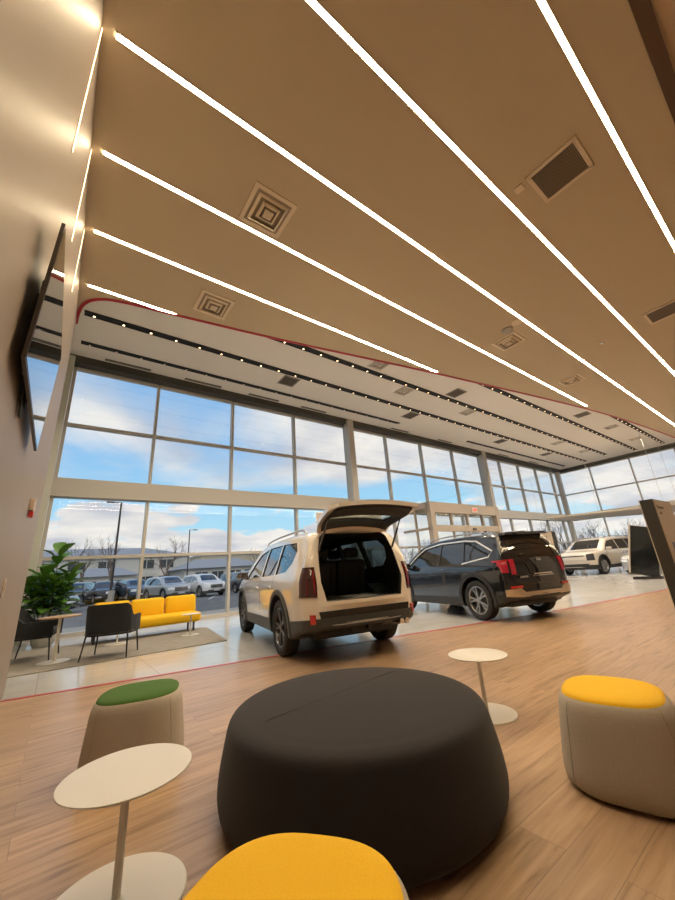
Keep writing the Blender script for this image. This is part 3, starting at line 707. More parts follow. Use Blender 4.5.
bm = bmesh.new(); box(bm, (15.0, 11.42, 7.19), (31.6, .55, .22)); box(bm, (30.9, 2.2, 7.19), (.5, 18.4, .22)); S_(finish(bm, 'trim_5', DARKREV))
# glazed wall on the right
XR = 31.0
MY = [11.42, 9.33, 6.85, 4.4, 1.95, -.5, -2.95, -5.4, -6.95]
for a, b in zip(MY, MY[1:]):
    wn += 1
    bm = bmesh.new(); box(bm, (XR, b, 3.53), (.17, .075, 7.06))
    for z, h in ((.04, .08), (1.80, .08), (5.32, .08), (7.05, .06)): box(bm, (XR, (a + b) / 2, z), (.15, a - b - .075, h))
    f = S_(finish(bm, 'window_%d' % wn, FRAME))
    for z0, z1 in ROWS:
        bm = bmesh.new(); v = [bm.verts.new(p) for p in ((XR + .03, a - .03, z0), (XR + .03, b + .03, z0), (XR + .03, b + .03, z1), (XR + .03, a - .03, z1))]; bm.faces.new(v)
        finish(bm, 'glass_pane', WINGLASS, f)
bm = bmesh.new(); box(bm, (31.0, 2.2, 3.56), (.34, 18.2, .48)); S_(finish(bm, 'trim_6', FRAME))
# columns
for i, (x, y, w) in enumerate([(-.60, 11.27, .44), (9.42, 11.2, .30), (19.8, 11.2, .30), (30.25, 11.3, .30)]):
    bm = bmesh.new(); box(bm, (x, y, 3.62), (w, .3, 7.25), bevel=.01)
    S_(finish(bm, 'wall_column', JAMB if i == 0 else FRAME))
# entrance vestibule
VX0, VX1, VY, VZ = 12.35, 17.75, 9.9, 3.52
bm = bmesh.new()
box(bm, ((VX0 + VX1) / 2, VY, VZ - .2), (VX1 - VX0, .22, .40))
box(bm, ((VX0 + VX1) / 2, VY, 2.45), (VX1 - VX0, .2, .26))
for x in (VX0 + .14, VX1 - .14): box(bm, (x, VY, VZ / 2), (.28, .24, VZ))
for x in (13.85, 15.05, 16.3): box(bm, (x, VY, 2.85), (.07, .14, .6))
for x in (13.9, 15.05, 16.2): box(bm, (x, VY, 1.16), (.07, .1, 2.32))
for x in (VX0 + .05, VX1 - .05):
    box(bm, (x, 10.7, VZ - .1), (.1, 1.5, .2)); box(bm, (x, 10.7, 2.45), (.1, 1.5, .1)); box(bm, (x, 10.7, .1), (.1, 1.5, .2)); box(bm, (x, 10.7, 1.75), (.08, .08, 3.4))
box(bm, ((VX0 + VX1) / 2, 10.65, VZ + .02), (VX1 - VX0, 1.7, .06))
f = S_(finish(bm, 'door_1', mat('vestibule_frame', (.42, .36, .29), .4)))
for a, b in ((12.63, 13.81), (13.89, 15.0), (15.1, 16.25), (16.35, 17.47)):
    for z0, z1 in ((2.6, 3.1), (.05, 2.3)):
        bm = bmesh.new(); bm.faces.new([bm.verts.new(p) for p in ((a, VY, z0), (b, VY, z0), (b, VY, z1), (a, VY, z1))]); finish(bm, 'glass_pane', WINGLASS, f)
for x in (VX0 + .05, VX1 - .05):
    for z0, z1 in ((2.5, 3.3), (.2, 2.4)):
        bm = bmesh.new(); bm.faces.new([bm.verts.new(p) for p in ((x, 10.05, z0), (x, 11.4, z0), (x, 11.4, z1), (x, 10.05, z1))]); finish(bm, 'glass_pane', WINGLASS, f)
bm = bmesh.new(); box(bm, (15.35, VY - .13, 2.42), (.25, .05, .08), bevel=.01); finish(bm, 'door_sensor', BLACKPL, f)
# exit sign on the vestibule header
bm = bmesh.new(); box(bm, (15.55, VY - .16, 3.30), (.42, .05, .24), bevel=.01)
ex = finish(bm, 'exit_sign', mat('sign_housing', (.7, .66, .6), .4)); tag(ex, 'small red-lettered exit sign on the entrance vestibule header', 'sign')
text_mesh('EXIT', .16, .003, 'sign_letters', mat('exit_red', (.8, .03, .02), .4, emit=(1, .05, .03), estr=.5), ex, Matrix.Translation((15.55, VY - .19, 3.30)) @ Matrix.Rotation(PI / 2, 4, 'X'), True)

# ------------------------------------------------------------------ ceiling lights and fittings
LED = mat('led_diffuser', (1, .9, .7), .5, emit=(1, .79, .50), estr=LEDS)
ALU = mat('light_channel', (.55, .50, .42), .5)
names_led = ['nearest the brown beam', 'second from the brown beam', 'third from the brown beam', 'fourth from the brown beam', 'second nearest the red edge, long', 'shortest, by the red curve']
ends = [31 - .6, 31 - .6, 24.0, 11.45, 6.05, .95]
for i, y in enumerate([.12, 1.11, 2.1, 3.06, 4.06, 5.05]):
    t = empty('linear_ceiling_light', ((ends[i] - .18) / 2, y, ZT)); L = ends[i] + .18
    tag(t, 'warm light line in tan ceiling, ' + names_led[i], 'ceiling light', 'light lines in the tan ceiling')
    bm = bmesh.new()
    for s in (-1, 1): box(bm, (0, s * .024, -.003), (L + .02, .008, .012))
    finish(bm, 'channel', ALU, t)
    bm = bmesh.new(); box(bm, (0, 0, -.004), (L, .036, .008)); finish(bm, 'diffuser', LED, t)
LEDW = mat('wall_led_diffuser', (1, .9, .7), .5, emit=(1, .68, .38), estr=5.)
for i, (y, z0) in enumerate([(2.12, 3.66), (3.10, 3.86), (4.10, 4.1)]):
    t = empty('linear_wall_light', (-.28, y, z0))
    tag(t, ('warm vertical light line on the left wall, ' + ['longest and nearest the top edge', 'middle of the three, above the screen', 'furthest, beside the screen'][i]), 'wall light', 'light lines on the left wall')
    L = ZT - z0
    bm = bmesh.new(); box(bm, (.001, 0, L / 2), (.004, .030, L)); finish(bm, 'channel', WALLM, t)
    bm = bmesh.new(); box(bm, (.003, 0, L / 2), (.006, .017, L - .01)); finish(bm, 'diffuser', LEDW, t)
VENTM = mat('vent_enamel', (.74, .64, .50), .5); VDARK = mat('vent_dark', (.36, .30, .22), .6)
def diffuser(x, y, z, s, label, m=VENTM, group=None):
    t = empty('ceiling_vent', (x, y, z)); tag(t, label, 'ceiling vent', group)
    bm = bmesh.new()
    for h in (1, .70, .42):
        a = s / 2 * h; w = s * .055 if h < 1 else s * .09; zz = -.012 - .03 * (1 - h)
        for k in range(4):
            Mx = Matrix.Rotation(k * PI / 2, 4, 'Z')
            prism_pts = [(-a, -a, zz), (a, -a, zz), (a - w, -a + w, zz - .018 * (h < 1)), (-a + w, -a + w, zz - .018 * (h < 1))]
            lo = [bm.verts.new(Mx @ Vector(p)) for p in prism_pts]; hi = [bm.verts.new(Mx @ (Vector(p) + Vector((0, 0, .012)))) for p in prism_pts]
            bm.faces.new(lo); bm.faces.new(hi[::-1])
            for q in range(4): bm.faces.new((lo[q], lo[(q + 1) % 4], hi[(q + 1) % 4], hi[q]))
    box(bm, (0, 0, -.05), (s * .2, s * .2, .012)); finish(bm, 'vent_louvre', m, t)
    bm = bmesh.new(); box(bm, (0, 0, -.003), (s * .92, s * .92, .004)); finish(bm, 'vent_backing', VDARK, t)
def grille(x, y, z, s, label, m=VENTM, group=None, sy=None, dk=VDARK):
    sy = sy or s
    t = empty('ceiling_vent', (x, y, z)); tag(t, label, 'ceiling vent', group)
    bm = bmesh.new()
    for k in (-1, 1):
        box(bm, (k * s * .46, 0, -.008), (s * .08, sy, .016)); box(bm, (0, k * sy * .46, -.008), (s * .92, sy * .08, .016))
    finish(bm, 'vent_frame', m, t)
    bm = bmesh.new(); n = 26
    for k in range(n): box(bm, (0, (k + .5 - n / 2) * sy * .84 / n, -.008), (s * .84, sy * .02, .010))
    finish(bm, 'vent_blades', mat('vent_blade', (.13, .105, .08), .5), t)
    bm = bmesh.new(); box(bm, (0, 0, -.002), (s * .9, sy * .9, .003)); finish(bm, 'vent_backing', dk, t)
diffuser(1.38, 2.75, ZT, .50, 'square four-way vent in the tan ceiling, largest, between the top left light lines')
diffuser(1.37, 4.55, ZT, .48, 'square four-way vent in the tan ceiling next to the red curved edge')
diffuser(6.37, 2.6, ZT, .46, 'small square four-way vent in the middle of the tan ceiling')
diffuser(9.3, 2.62, ZT, .46, 'farthest square vent in the tan ceiling near the end of a light line')
VDK2 = mat('grille_dark', (.09, .08, .06), .6)
grille(3.79, .60, ZT, .50, 'dark square return grille in the tan ceiling between the two rightmost light lines')
grille(8.0, .60, ZT, .50, 'dark return grille in the tan ceiling cut by the right edge of the photo')
WV = mat('white_vent_enamel', (.62, .58, .52), .5)
for n, (x, y) in enumerate([(7.51, 7.09), (9.62, 8.02), (13.69, 7.99), (22.81, 8.08), (26.55, 7.98), (22.77, 5.3), (26.83, 5.3)]):
    diffuser(x, y, 7.3, .6, ['first', 'second', 'third', 'fourth', 'fifth', 'sixth', 'farthest'][n] + ' square four-way vent along the white ceiling counted from the left', WV, 'four-way vents in the white ceiling')
for n, (x, y) in enumerate([(5.5, 9.5), (11.6, 7.1), (11.6, 9.5), (19.08, 9.55), (19.18, 5.4), (24.65, 9.55)]):
    grille(x, y, 7.3, .6, 'grey return grille in the white ceiling, ' + ['nearest, above the yellow sofa windows', 'above the white car beside a light track', 'above the dark car roof by the windows', 'beyond the second column', 'near the red edge on the right', 'farthest, near the corner column'][n], mat('grey_vent', (.28, .26, .23), .5), 'return grilles in the white ceiling')
for n, x in enumerate([.9, 3.1, 5.3, 7.5, 12.5, 16, 22, 26]):
    bm = bmesh.new(); box(bm, (x, 10.98, 7.292), (1.2, .05, .012)); box(bm, (x, 11.05, 7.292), (1.2, .03, .012))
    o = finish(bm, 'slot_vent', mat('slot_dark', (.09, .085, .075), .6)); tag(o, 'thin slot vent in the white ceiling, ' + ['leftmost by the left column', 'second from the left', 'third from the left', 'fourth from the left, by the tall column', 'fifth from the left', 'sixth from the left', 'seventh from the left', 'farthest right'][n], 'slot vent', 'slot vents by the windows')
TRK = mat('track_recess', (.010, .009, .008), .6)
SPOTH = mat('spot_lens', (1, .9, .7), .4, emit=(1, .72, .42), estr=SPOTS)
SPOTD = mat('spot_lens_dim', (.6, .5, .4), .3, emit=(1, .8, .6), estr=.5)
tl = ['nearest the windows on the left', 'nearest the windows on the right', 'second from the windows', 'third from the windows', 'fourth from the windows', 'fifth from the windows, shortest in view']
for n, (y, a, b, dim) in enumerate([(10.38, -.3, 11.8, 1), (10.42, 17.2, 29.6, 1), (9.02, -.3, 29.7, 0), (7.58, -.25, 29.1, 0), (6.1, 3., 30, 0), (4.65, 12, 30, 0)]):
    t = empty('track_light', (a, y, 7.3)); tag(t, 'long black light track in the white ceiling, ' + tl[n], 'track light', 'light tracks in the white ceiling')
    bm = bmesh.new(); box(bm, ((b - a) / 2, 0, -.01), (b - a, .17 if not dim else .12, .02))
    for s in (-1, 1): box(bm, ((b - a) / 2, s * (.085 if not dim else .06), -.02), (b - a, .012, .03))
    finish(bm, 'track_channel', TRK, t)
    k = .2; proto_ = None
    while k < b - a:
        if proto_ is None:
            bm = bmesh.new(); tube(bm, [(k, 0, -.02), (k, 0, -.055)], .045, 10); proto_ = finish(bm, 'spot_head', TRK, t)
            bm = bmesh.new(); tube(bm, [(k, 0, -.056), (k, 0, -.060)], .026, 10); pl_ = finish(bm, 'lens', SPOTD if dim else SPOTH, proto_); k0 = k
        else:
            c = proto_.copy(); COL.objects.link(c); c.location.x = k - k0
            d = pl_.copy(); COL.objects.link(d); d.parent = c
        if not dim and int(k / .62) % 4 == 1:
            ld = bpy.data.lights.get('track_spot') or bpy.data.lights.new('track_spot', 'SPOT')
            ld.energy = SPOTW; ld.spot_size = math.radians(110); ld.spot_blend = .6; ld.shadow_soft_size = .05; ld.color = (1, .85, .68)
            lo = bpy.data.objects.new('track_spot', ld); COL.objects.link(lo); lo.location = (a + k, y, 7.22)
        k += .62
# small ceiling and wall devices
bm = bmesh.new(); lathe(bm, [(0, 0), (.09, 0), (.09, -.008), (.07, -.012), (0, -.012)], 24); o = finish(bm, 'ceiling_speaker', VENTM, loc=(5.94, 2.2, ZT)); tag(o, 'small round tan ceiling speaker beside a light line', 'speaker')
bm = bmesh.new(); lathe(bm, [(0, 0), (.10, 0), (.10, -.02), (.06, -.05), (0, -.055)], 24); o = finish(bm, 'ceiling_camera', mat('dome_grey', (.4, .38, .35), .3), loc=(6.0, 2.42, ZT)); tag(o, 'small dome security camera near the middle vent of the tan ceiling', 'camera')
bm = bmesh.new(); box(bm, (0, 0, -.006), (.09, .09, .012)); o = finish(bm, 'smoke_detector', VENTM, loc=(3.6, .95, ZT)); tag(o, 'tiny square sensor plate beside a light line in the tan ceiling', 'sensor')
bm = bmesh.new(); lathe(bm, [(0, -.01), (.02, -.01), (.03, 0)], 12); lathe(bm, [(0, -.02), (.015, -.02), (.02, -.01)], 12); o = finish(bm, 'ceiling_sprinkler', CHROME, loc=(8.1, 1.6, ZT)); tag(o, 'tiny metal sprinkler head in the tan ceiling', 'sprinkler')
t = empty('mounted_fire_alarm', (-.28, 4.33, 1.80)); tag(t, 'small cream and red fire alarm on the left wall under the screen', 'alarm')
bm = bmesh.new(); box(bm, (.02, 0, .03), (.04, .10, .11), bevel=.006); finish(bm, 'strobe', mat('cream_plastic', (.6, .5, .42), .4), t)
bm = bmesh.new(); box(bm, (.022, 0, -.055), (.035, .08, .05), bevel=.006); finish(bm, 'pull_handle', mat('alarm_red', (.5, .02, .02), .4), t)
bm = bmesh.new(); box(bm, (.004, 0, 0), (.008, .08, .12), bevel=.002); box(bm, (.01, 0, 0), (.008, .03, .06)); o = finish(bm, 'light_switch', mat('switch_plate', (.55, .48, .42), .4), loc=(-.28, 3.52, 1.11)); tag(o, 'small pale switch plate low on the left wall', 'switch')
# wall screen: corners from the wall out
t = empty('wall_television', (-.28, 2.2, 2.3)); tag(t, 'large wall-mounted television with dark bezel on the left wall', 'television')
bm = bmesh.new(); v = []
TH = .015
c4 = [(-.225, 1.79, 2.0), (-.225, 3.14, 2.0), (-.195, 3.14, 2.77), (-.195, 1.79, 2.77)]
fr = [bm.verts.new((x + .28, y - 2.2, z - 2.3)) for x, y, z in c4]; bk = [bm.verts.new((x + .28 - TH, y - 2.2, z - 2.3)) for x, y, z in c4]
bm.faces.new(fr); bm.faces.new(bk[::-1])
for q in range(4): bm.faces.new((fr[q], fr[(q + 1) % 4], bk[(q + 1) % 4], bk[q]))
finish(bm, 'bezel', mat('tv_bezel', (.05, .035, .028), .35), t)
bm = bmesh.new()
c4i = [(-.2235, 1.80, 2.012), (-.2235, 3.13, 2.012), (-.1937, 3.13, 2.76), (-.1937, 1.80, 2.76)]
bm.faces.new([bm.verts.new((x + .28 + .0005, y - 2.2, z - 2.3)) for x, y, z in c4i]); finish(bm, 'screen', mat('tv_screen', (.01, .01, .012), .03, coat=1, spec=1.), t)
bm = bmesh.new(); box(bm, (.012, .15, .12), (.022, .45, .30), bevel=.004)
for k in (-.05, .35): box(bm, (.018, k, .08), (.02, .04, .56))
finish(bm, 'wall_bracket', BLACKPL, t)
bm = bmesh.new()
for k in range(5): tube(bm, [(.012, .02 + .03 * k, .1), (.022, -.06 - .02 * k, -.1), (.018, .05 + .03 * k, -.27), (.015, .12 + .01 * k, -.36)], .006, 6)
finish(bm, 'cables', BLACKPL, t)
# thin cloud canopy hung over the pale SUV
t = empty('suspended_canopy', (25.5, 6.8, 3.0)); tag(t, 'thin pale suspended canopy panel with a pointed tip above the ivory car', 'canopy')
bm = bmesh.new(); prism(bm, [(-3.9, 2.4), (-.4, 3.0), (4.6, -1.6), (4.6, -4.), (-.4, -3.4)], 'z', 0, .07); finish(bm, 'canopy_panel', mat('canopy_cream', (.60, .54, .45), .5), t)
for p in ((-2.5, 2.1), (.5, 1.2), (3.5, -2), (0, -2)):
    bm = bmesh.new(); tube(bm, [(*p, .07), (*p, 4.3)], .008, 6); finish(bm, 'hanging_cable', FRAME, t)

# ------------------------------------------------------------------ furniture in front
CHAR = mat('charcoal_felt', (.0150, .0122, .0150), .95, noise=(220, .25), bump=(400, .4), sheen=.08)
BEIGE = mat('beige_felt', (.42, .375, .315), .92, noise=(250, .10), bump=(420, .4), sheen=.05)
GREENF = mat('green_felt', (.045, .115, .012), .92, noise=(250, .15), bump=(420, .35))
YELF = mat('yellow_felt', (.80, .47, .010), .88, noise=(250, .06), bump=(420, .35))
WTOP = mat('white_enamel', (.68, .65, .60), .38)
def smooth_prof(prof, n=6):
    out = []
    P_ = [Vector(p) for p in prof]
    for i in range(len(P_) - 1):
        p0 = P_[max(i - 1, 0)]; p1 = P_[i]; p2 = P_[i + 1]; p3 = P_[min(i + 2, len(P_) - 1)]
        for k in range(n):
            t = k / n; out.append(.5 * ((2 * p1) + (-p0 + p2) * t + (2 * p0 - 5 * p1 + 4 * p2 - p3) * t * t + (-p0 + 3 * p1 - 3 * p2 + p3) * t ** 3))
    out.append(P_[-1]); return [(max(p.x, 0), p.y) for p in out]
t = empty('round_ottoman', (1.42, 1.82, 0)); tag(t, 'large round charcoal felt ottoman in the middle of the floor', 'ottoman')
bm = bmesh.new(); lathe(bm, [(0, .01)] + smooth_prof([(.665, .012), (.700, .04), (.715, .085), (.717, .13), (.709, .20), (.696, .27), (.682, .335), (.670, .368), (.650, .387), (.615, .397), (.57, .4005), (.5, .4035), (.3, .405), (.001, .405)]) + [(0, .405)], 96)
finish(bm, 'cushion', CHAR, t, 60)
bm = bmesh.new()
d_ = Vector((math.cos(.12), math.sin(.12), 0)); n_ = Vector((-d_.y, d_.x, 0)) * .12
tube(bm, [n_ - d_ * .61 + Vector((0, 0, .390))] + [n_ + d_ * q + Vector((0, 0, .4045 - .006 * (abs(q) > .5))) for q in (-.55, -.48, -.25, 0, .25, .48, .55)] + [n_ + d_ * .61 + Vector((0, 0, .390))], .0016, 5)
finish(bm, 'seam_piping', mat('charcoal_seam', (.012, .011, .012), .9), t)
bm = bmesh.new(); lathe(bm, [(0, 0), (.56, 0), (.56, .02), (0, .02)], 64); finish(bm, 'foot_plinth', BLACKPL, t)

def pouf(x, y, rz, cap, capname, label, a0=.30, b0=.26, a1=.25, b1=.21, h=.40, shift=(0, 0), ex=2.8, group=None, tab=None):
    """soft stool: superelliptic plan, wider at the bottom, coloured cap on top"""
    t = empty('felt_stool', (x, y, 0)); t.rotation_euler = (0, 0, rz); tag(t, label, 'stool', group)
    def ring(bm, a, b, z, s, n=64):
        o = []
        for k in range(n):
            an = 2 * PI * k / n; c, q = math.cos(an), math.sin(an)
            o.append(bm.verts.new((a * math.copysign(abs(c) ** (2 / ex), c) + s * shift[0], b * math.copysign(abs(q) ** (2 / ex), q) + s * shift[1], z)))
        return o
    def loft(bm, rows, close0=True, close1=True):
        rg = [ring(bm, *r) for r in rows]
        for r1, r2 in zip(rg, rg[1:]):
            for k in range(len(r1)): bm.faces.new((r1[k], r1[(k + 1) % 64], r2[(k + 1) % 64], r2[k]))
        if close0: bm.faces.new(rg[0][::-1])
        if close1: bm.faces.new(rg[-1])
    L = lambda u: (a0 + (a1 - a0) * u, b0 + (b1 - b0) * u)
    rows = []
    for z, gsh, u in ((.012, .030, 0), (.03, .010, .03), (.07, .001, .12), (.12, 0, .24), (.2, 0, .46), (.28, 0, .68), (.34, .0, .86), (.375, .007, .96), (.392, .018, 1), (.400, .034, 1)):
        A, B = L(u); rows.append((A - gsh, B - gsh, z * h / .4, u))
    bm = bmesh.new(); loft(bm, rows); finish(bm, 'body', BEIGE, t, 60)
    bm = bmesh.new(); rows = []
    for z, g in ((.386, .024), (.400, .030), (.408, .045), (.413, .08), (.416, .13)):
        rows.append((a1 - g + .008, b1 - g + .008, z * h / .4, 1))
    loft(bm, rows); finish(bm, capname, cap, t, 70)
    for an in (.8, 2.4, 4.0, 5.5):
        bm = bmesh.new(); pts = []
        for z, gsh, u in ((.03, .010, .03), (.07, .001, .12), (.12, 0, .24), (.2, 0, .46), (.28, 0, .68), (.34, .0, .86), (.375, .007, .96)):
            A, B = L(u); c, q = math.cos(an), math.sin(an)
            pts.append(((A - gsh + .0005) * math.copysign(abs(c) ** (2 / ex), c) + u * shift[0], (B - gsh + .0005) * math.copysign(abs(q) ** (2 / ex), q) + u * shift[1], z * h / .4))
        tube(bm, pts, .001, 5); finish(bm, 'side_seam', mat('beige_seam', (.29, .25, .20), .9), t)
    if tab:
        bm = bmesh.new(); box(bm, tab, (.012, .03, .04)); finish(bm, 'fabric_tab', BLACKPL, t)
    bm = bmesh.new()
    rr = [ring(bm, a0 - .07, b0 - .07, 0, 0), ring(bm, a0 - .07, b0 - .07, .016, 0)]
    for k in range(64): bm.faces.new((rr[0][k], rr[0][(k + 1) % 64], rr[1][(k + 1) % 64], rr[1][k]))
    bm.faces.new(rr[0][::-1]); bm.faces.new(rr[1]); finish(bm, 'base', BLACKPL, t)
    return t
pouf(.555, 3.03, -.30, GREENF, 'green_cap', 'beige felt stool with a dark green top behind the near white table', .295, .28, .255, .25)
pouf(2.37, .91, .25, YELF, 'yellow_cap', 'beige felt stool with a yellow top right of the charcoal ottoman', .295, .285, .245, .235, h=.39)
pouf(.445, .88, .65, YELF, 'yellow_cap', 'felt stool with yellow top cut off by the bottom edge of the photo', .33, .29, .30, .265)

def round_table(x, y, label, r=.225, h=.385, rb=.205, top=WTOP, cat='side table', base=WTOP, edge=None):
    t = empty('side_table', (x, y, 0)); tag(t, label, cat)
    bm = bmesh.new(); lathe(bm, [(0, h - .010), (r - .012, h - .010), (r, h - .003), (r, h), (r - .001, h + .001), (0, h + .001)], 72); finish(bm, 'table_top', top, t, 30)
    bm = bmesh.new(); tube(bm, [(0, 0, .01), (0, 0, h - .01)], .015, 16); lathe(bm, [(.011, .008), (.03, .008), (.012, .02)], 20); finish(bm, 'pole', base, t, 50)
    bm = bmesh.new(); lathe(bm, [(0, 0), (rb, 0), (rb, .006), (rb - .004, .009), (0, .010)], 72); finish(bm, 'base', base, t, 30)
    return t
round_table(.33, 1.895, 'near white round side table at the lower left, before the green-topped stool', .23, rb=.235)
round_table(2.665, 1.875, 'small white round side table right behind the charcoal ottoman', .215)

# ------------------------------------------------------------------ window lounge
bm = bmesh.new(); prism(bm, [(-.36, 7.1), (2.62, 6.98), (3.0, 9.35), (-.80, 9.9)], 'z', .001, .010)
def rug_build(nt, b):
    N = nt.nodes.new; Lk = nt.links.new; tc = N('ShaderNodeTexCoord'); mp = N('ShaderNodeMapping'); mp.inputs['Scale'].default_value = (3, 22, 1); mp.inputs['Rotation'].default_value = (0, 0, .5)
    Lk(tc.outputs['Object'], mp.inputs['Vector']); n = N('ShaderNodeTexNoise'); n.inputs['Scale'].default_value = 2; n.inputs['Detail'].default_value = 5; Lk(mp.outputs['Vector'], n.inputs['Vector'])
    cr = N('ShaderNodeValToRGB'); e = cr.color_ramp.elements; e[0].position = .35; e[0].color = (.20, .18, .15, 1); e[1].position = .7; e[1].color = (.34, .31, .26, 1); Lk(n.outputs['Fac'], cr.inputs['Fac']); Lk(cr.outputs['Color'], b.inputs['Base Color'])
o = finish(bm, 'area_rug', node_mat('woven_rug', rug_build, .95)); tag(o, 'flat grey-beige woven rug under the window lounge seating', 'rug')
BLKF = mat('black_fabric', (.012, .014, .016), .9, bump=(300, .3), sheen=.05)
LEGM = mat('black_leg', (.012, .012, .012), .4)
def arm_chair(x, y, rz, label):
    """local +x is the way the sitter faces"""
    t = empty('lounge_chair', (x, y, .01), rz); tag(t, label, 'armchair')
    bm = bmesh.new(); box(bm, (.03, 0, .40), (.52, .54, .12), bevel=.045); finish(bm, 'seat', BLKF, t, 60)
    # wrap-round shell: back leaning outwards, arms stepping down
    bm = bmesh.new(); n = 40; inner = []; outer = []
    for k in range(n + 1):
        u = k / n; 
        path = [(.27, -.31), (.0, -.32), (-.2, -.30), (-.285, -.20), (-.31, 0), (-.285, .20), (-.2, .30), (.0, .32), (.27, .31)]
        f = u * (len(path) - 1); i = min(int(f), len(path) - 2); s = f - i
        px, py = path[i][0] + (path[i + 1][0] - path[i][0]) * s, path[i][1] + (path[i + 1][1] - path[i][1]) * s
        back = max(0, min(1, (-px - .12) / .12)); back = back * back * (3 - 2 * back)
        ht = .585 + .205 * back
        lean = .10 * back
        cx, cy = px, py; d = Vector((cx + .02, cy)).normalized()
        for lst, off in ((outer, .025), (inner, -.025)):
            lst.append([Vector((cx + d.x * off - lean * z_ * .9, cy + d.y * off * (1 - .0), .33 + (ht - .33) * z_)) for z_ in (0, .33, .66, .93, 1)])
    def grid(rows): return [[bm.verts.new(p) for p in r] for r in rows]
    O = grid(outer); I = grid(inner)
    for k in range(n):
        for j in range(4):
            bm.faces.new((O[k][j], O[k + 1][j], O[k + 1][j + 1], O[k][j + 1])); bm.faces.new((I[k][j], I[k][j + 1], I[k + 1][j + 1], I[k + 1][j]))
        bm.faces.new((O[k][4], O[k + 1][4], I[k + 1][4], I[k][4])); bm.faces.new((O[k][0], I[k][0], I[k + 1][0], O[k + 1][0]))
    for k in (0, n):
        for j in range(4): bm.faces.new((O[k][j], O[k][j + 1], I[k][j + 1], I[k][j]))
    finish(bm, 'backrest', BLKF, t, 70)
    bm = bmesh.new(); tube(bm, [(.22, -.33, .36), (-.2, -.33, .36), (-.33, -.2, .36), (-.33, .2, .36), (-.2, .33, .36), (.22, .33, .36)], .010, 6); finish(bm, 'frame_rail', LEGM, t)
    for sx, sy in ((1, 1), (1, -1), (-1, 1), (-1, -1)):
        bm = bmesh.new(); tube(bm, [(sx * .24, sy * .29, .38), (sx * .29 - (.02 if sx < 0 else 0), sy * .325, 0)], [.014, .010], 8); finish(bm, 'leg', LEGM, t, 60)
    return t
arm_chair(.88, 7.47, math.radians(66), 'black fabric lounge chair seen from behind, in the middle of the rug')
arm_chair(-.12, 8.45, math.radians(-12), 'black fabric lounge chair at the far left, half hidden by the wall')
OAK = mat('oak_top', (.50, .33, .19), .4, noise=(14, .12)); WHT = mat('white_lacquer', (.66, .63, .57), .35)
t = empty('side_table', (.16, 7.79, .01)); tag(t, 'wood-topped table on a white post between the two black chairs', 'side table')
bm = bmesh.new(); lathe(bm, [(0, .635), (.27, .635), (.285, .645), (.285, .655), (0, .656)], 48); finish(bm, 'table_top', OAK, t, 30)
bm = bmesh.new(); tube(bm, [(0, 0, .01), (0, 0, .64)], [.026, .020], 16); finish(bm, 'pole', WHT, t, 50)
bm = bmesh.new(); lathe(bm, [(0, 0), (.22, 0), (.22, .006), (0, .012)], 48); finish(bm, 'base', WHT, t, 30)
o = round_table(2.38, 8.42, 'small white round table in front of the yellow sofa, right end', .19, .40, .17, WHT, base=WHT); o.location.z = .01
o = round_table(1.12, 8.75, 'small white round table hidden behind the black lounge chair', .19, .40, .20, WHT, base=WHT); o.location.z = .01
# yellow sofa
SY = mat('yellow_upholstery', (.80, .47, .004), .85, bump=(300, .25)); 
t = empty('yellow_sofa', (1.73, 9.42, 0), -.03); tag(t, 'bright yellow three-seat sofa in front of the windows', 'sofa')
bm = bmesh.new(); box(bm, (0, -.05, .29), (2.12, .66, .20), bevel=.06); finish(bm, 'seat', SY, t, 60)
for k in range(3):
    bm = bmesh.new(); box(bm, ((k - 1) * .70 + .04, .28, .545), (.685, .18, .40), bevel=.06, M=Matrix.Translation((0, 0, 0))); bmesh.ops.rotate(bm, cent=(0, .28, .35), matrix=Matrix.Rotation(-.12, 3, 'X'), verts=bm.verts); finish(bm, 'back_cushion', SY, t, 60)
for x in (-.95, .92):
    for y in (-.28, .22):
        bm = bmesh.new(); tube(bm, [(x, y, .2), (x, y, .0)], .022, 10); finish(bm, 'leg', LEGM, t)
# fiddle-leaf fig
t = empty('potted_fig', (-.03, 10.2, 0)); tag(t, 'leafy fiddle-leaf fig in a low grey pot at the left window', 'plant')
bm = bmesh.new(); lathe(bm, [(0, 0), (.15, 0), (.19, .06), (.20, .16), (.185, .22), (.17, .22), (.165, .18), (0, .18)], 32); pot = finish(bm, 'pot', mat('grey_pot', (.36, .35, .32), .6), t, 40)
bm = bmesh.new(); lathe(bm, [(0, .185), (.166, .185), (.166, .17), (0, .17)], 24); finish(bm, 'soil', mat('soil', (.03, .02, .015), .9), pot)
LEAF = node_mat('fig_leaf', lambda nt, b: (b.inputs['Base Color'].__setattr__('default_value', (.085, .21, .03, 1)), b.inputs['Subsurface Weight'].__setattr__('default_value', .0)), .35)
rnd = random.Random(4); bs = bmesh.new(); bl = bmesh.new()
def leaf(bm, p, d, up, L, W):
    d = d.normalized(); s = d.cross(up).normalized(); nrm = s.cross(d).normalized(); rows = []
    for k in range(8):
        u = k / 7; w = W * (math.sin(PI * min(1, u * .97 + .02)) ** .65) * (.65 + .5 * u) * (1 if 0 < k < 7 else .05)
        c = p + d * L * u - nrm * (L * .28 * u * u)
        rows.append([bm.verts.new(c + s * w * q + nrm * abs(q) * w * .35 + nrm * .008 * math.sin(9 * u) * q) for q in (-1, -.5, 0, .5, 1)])
    for a, b in zip(rows, rows[1:]):
        for j in range(4): bm.faces.new((a[j], a[j + 1], b[j + 1], b[j]))
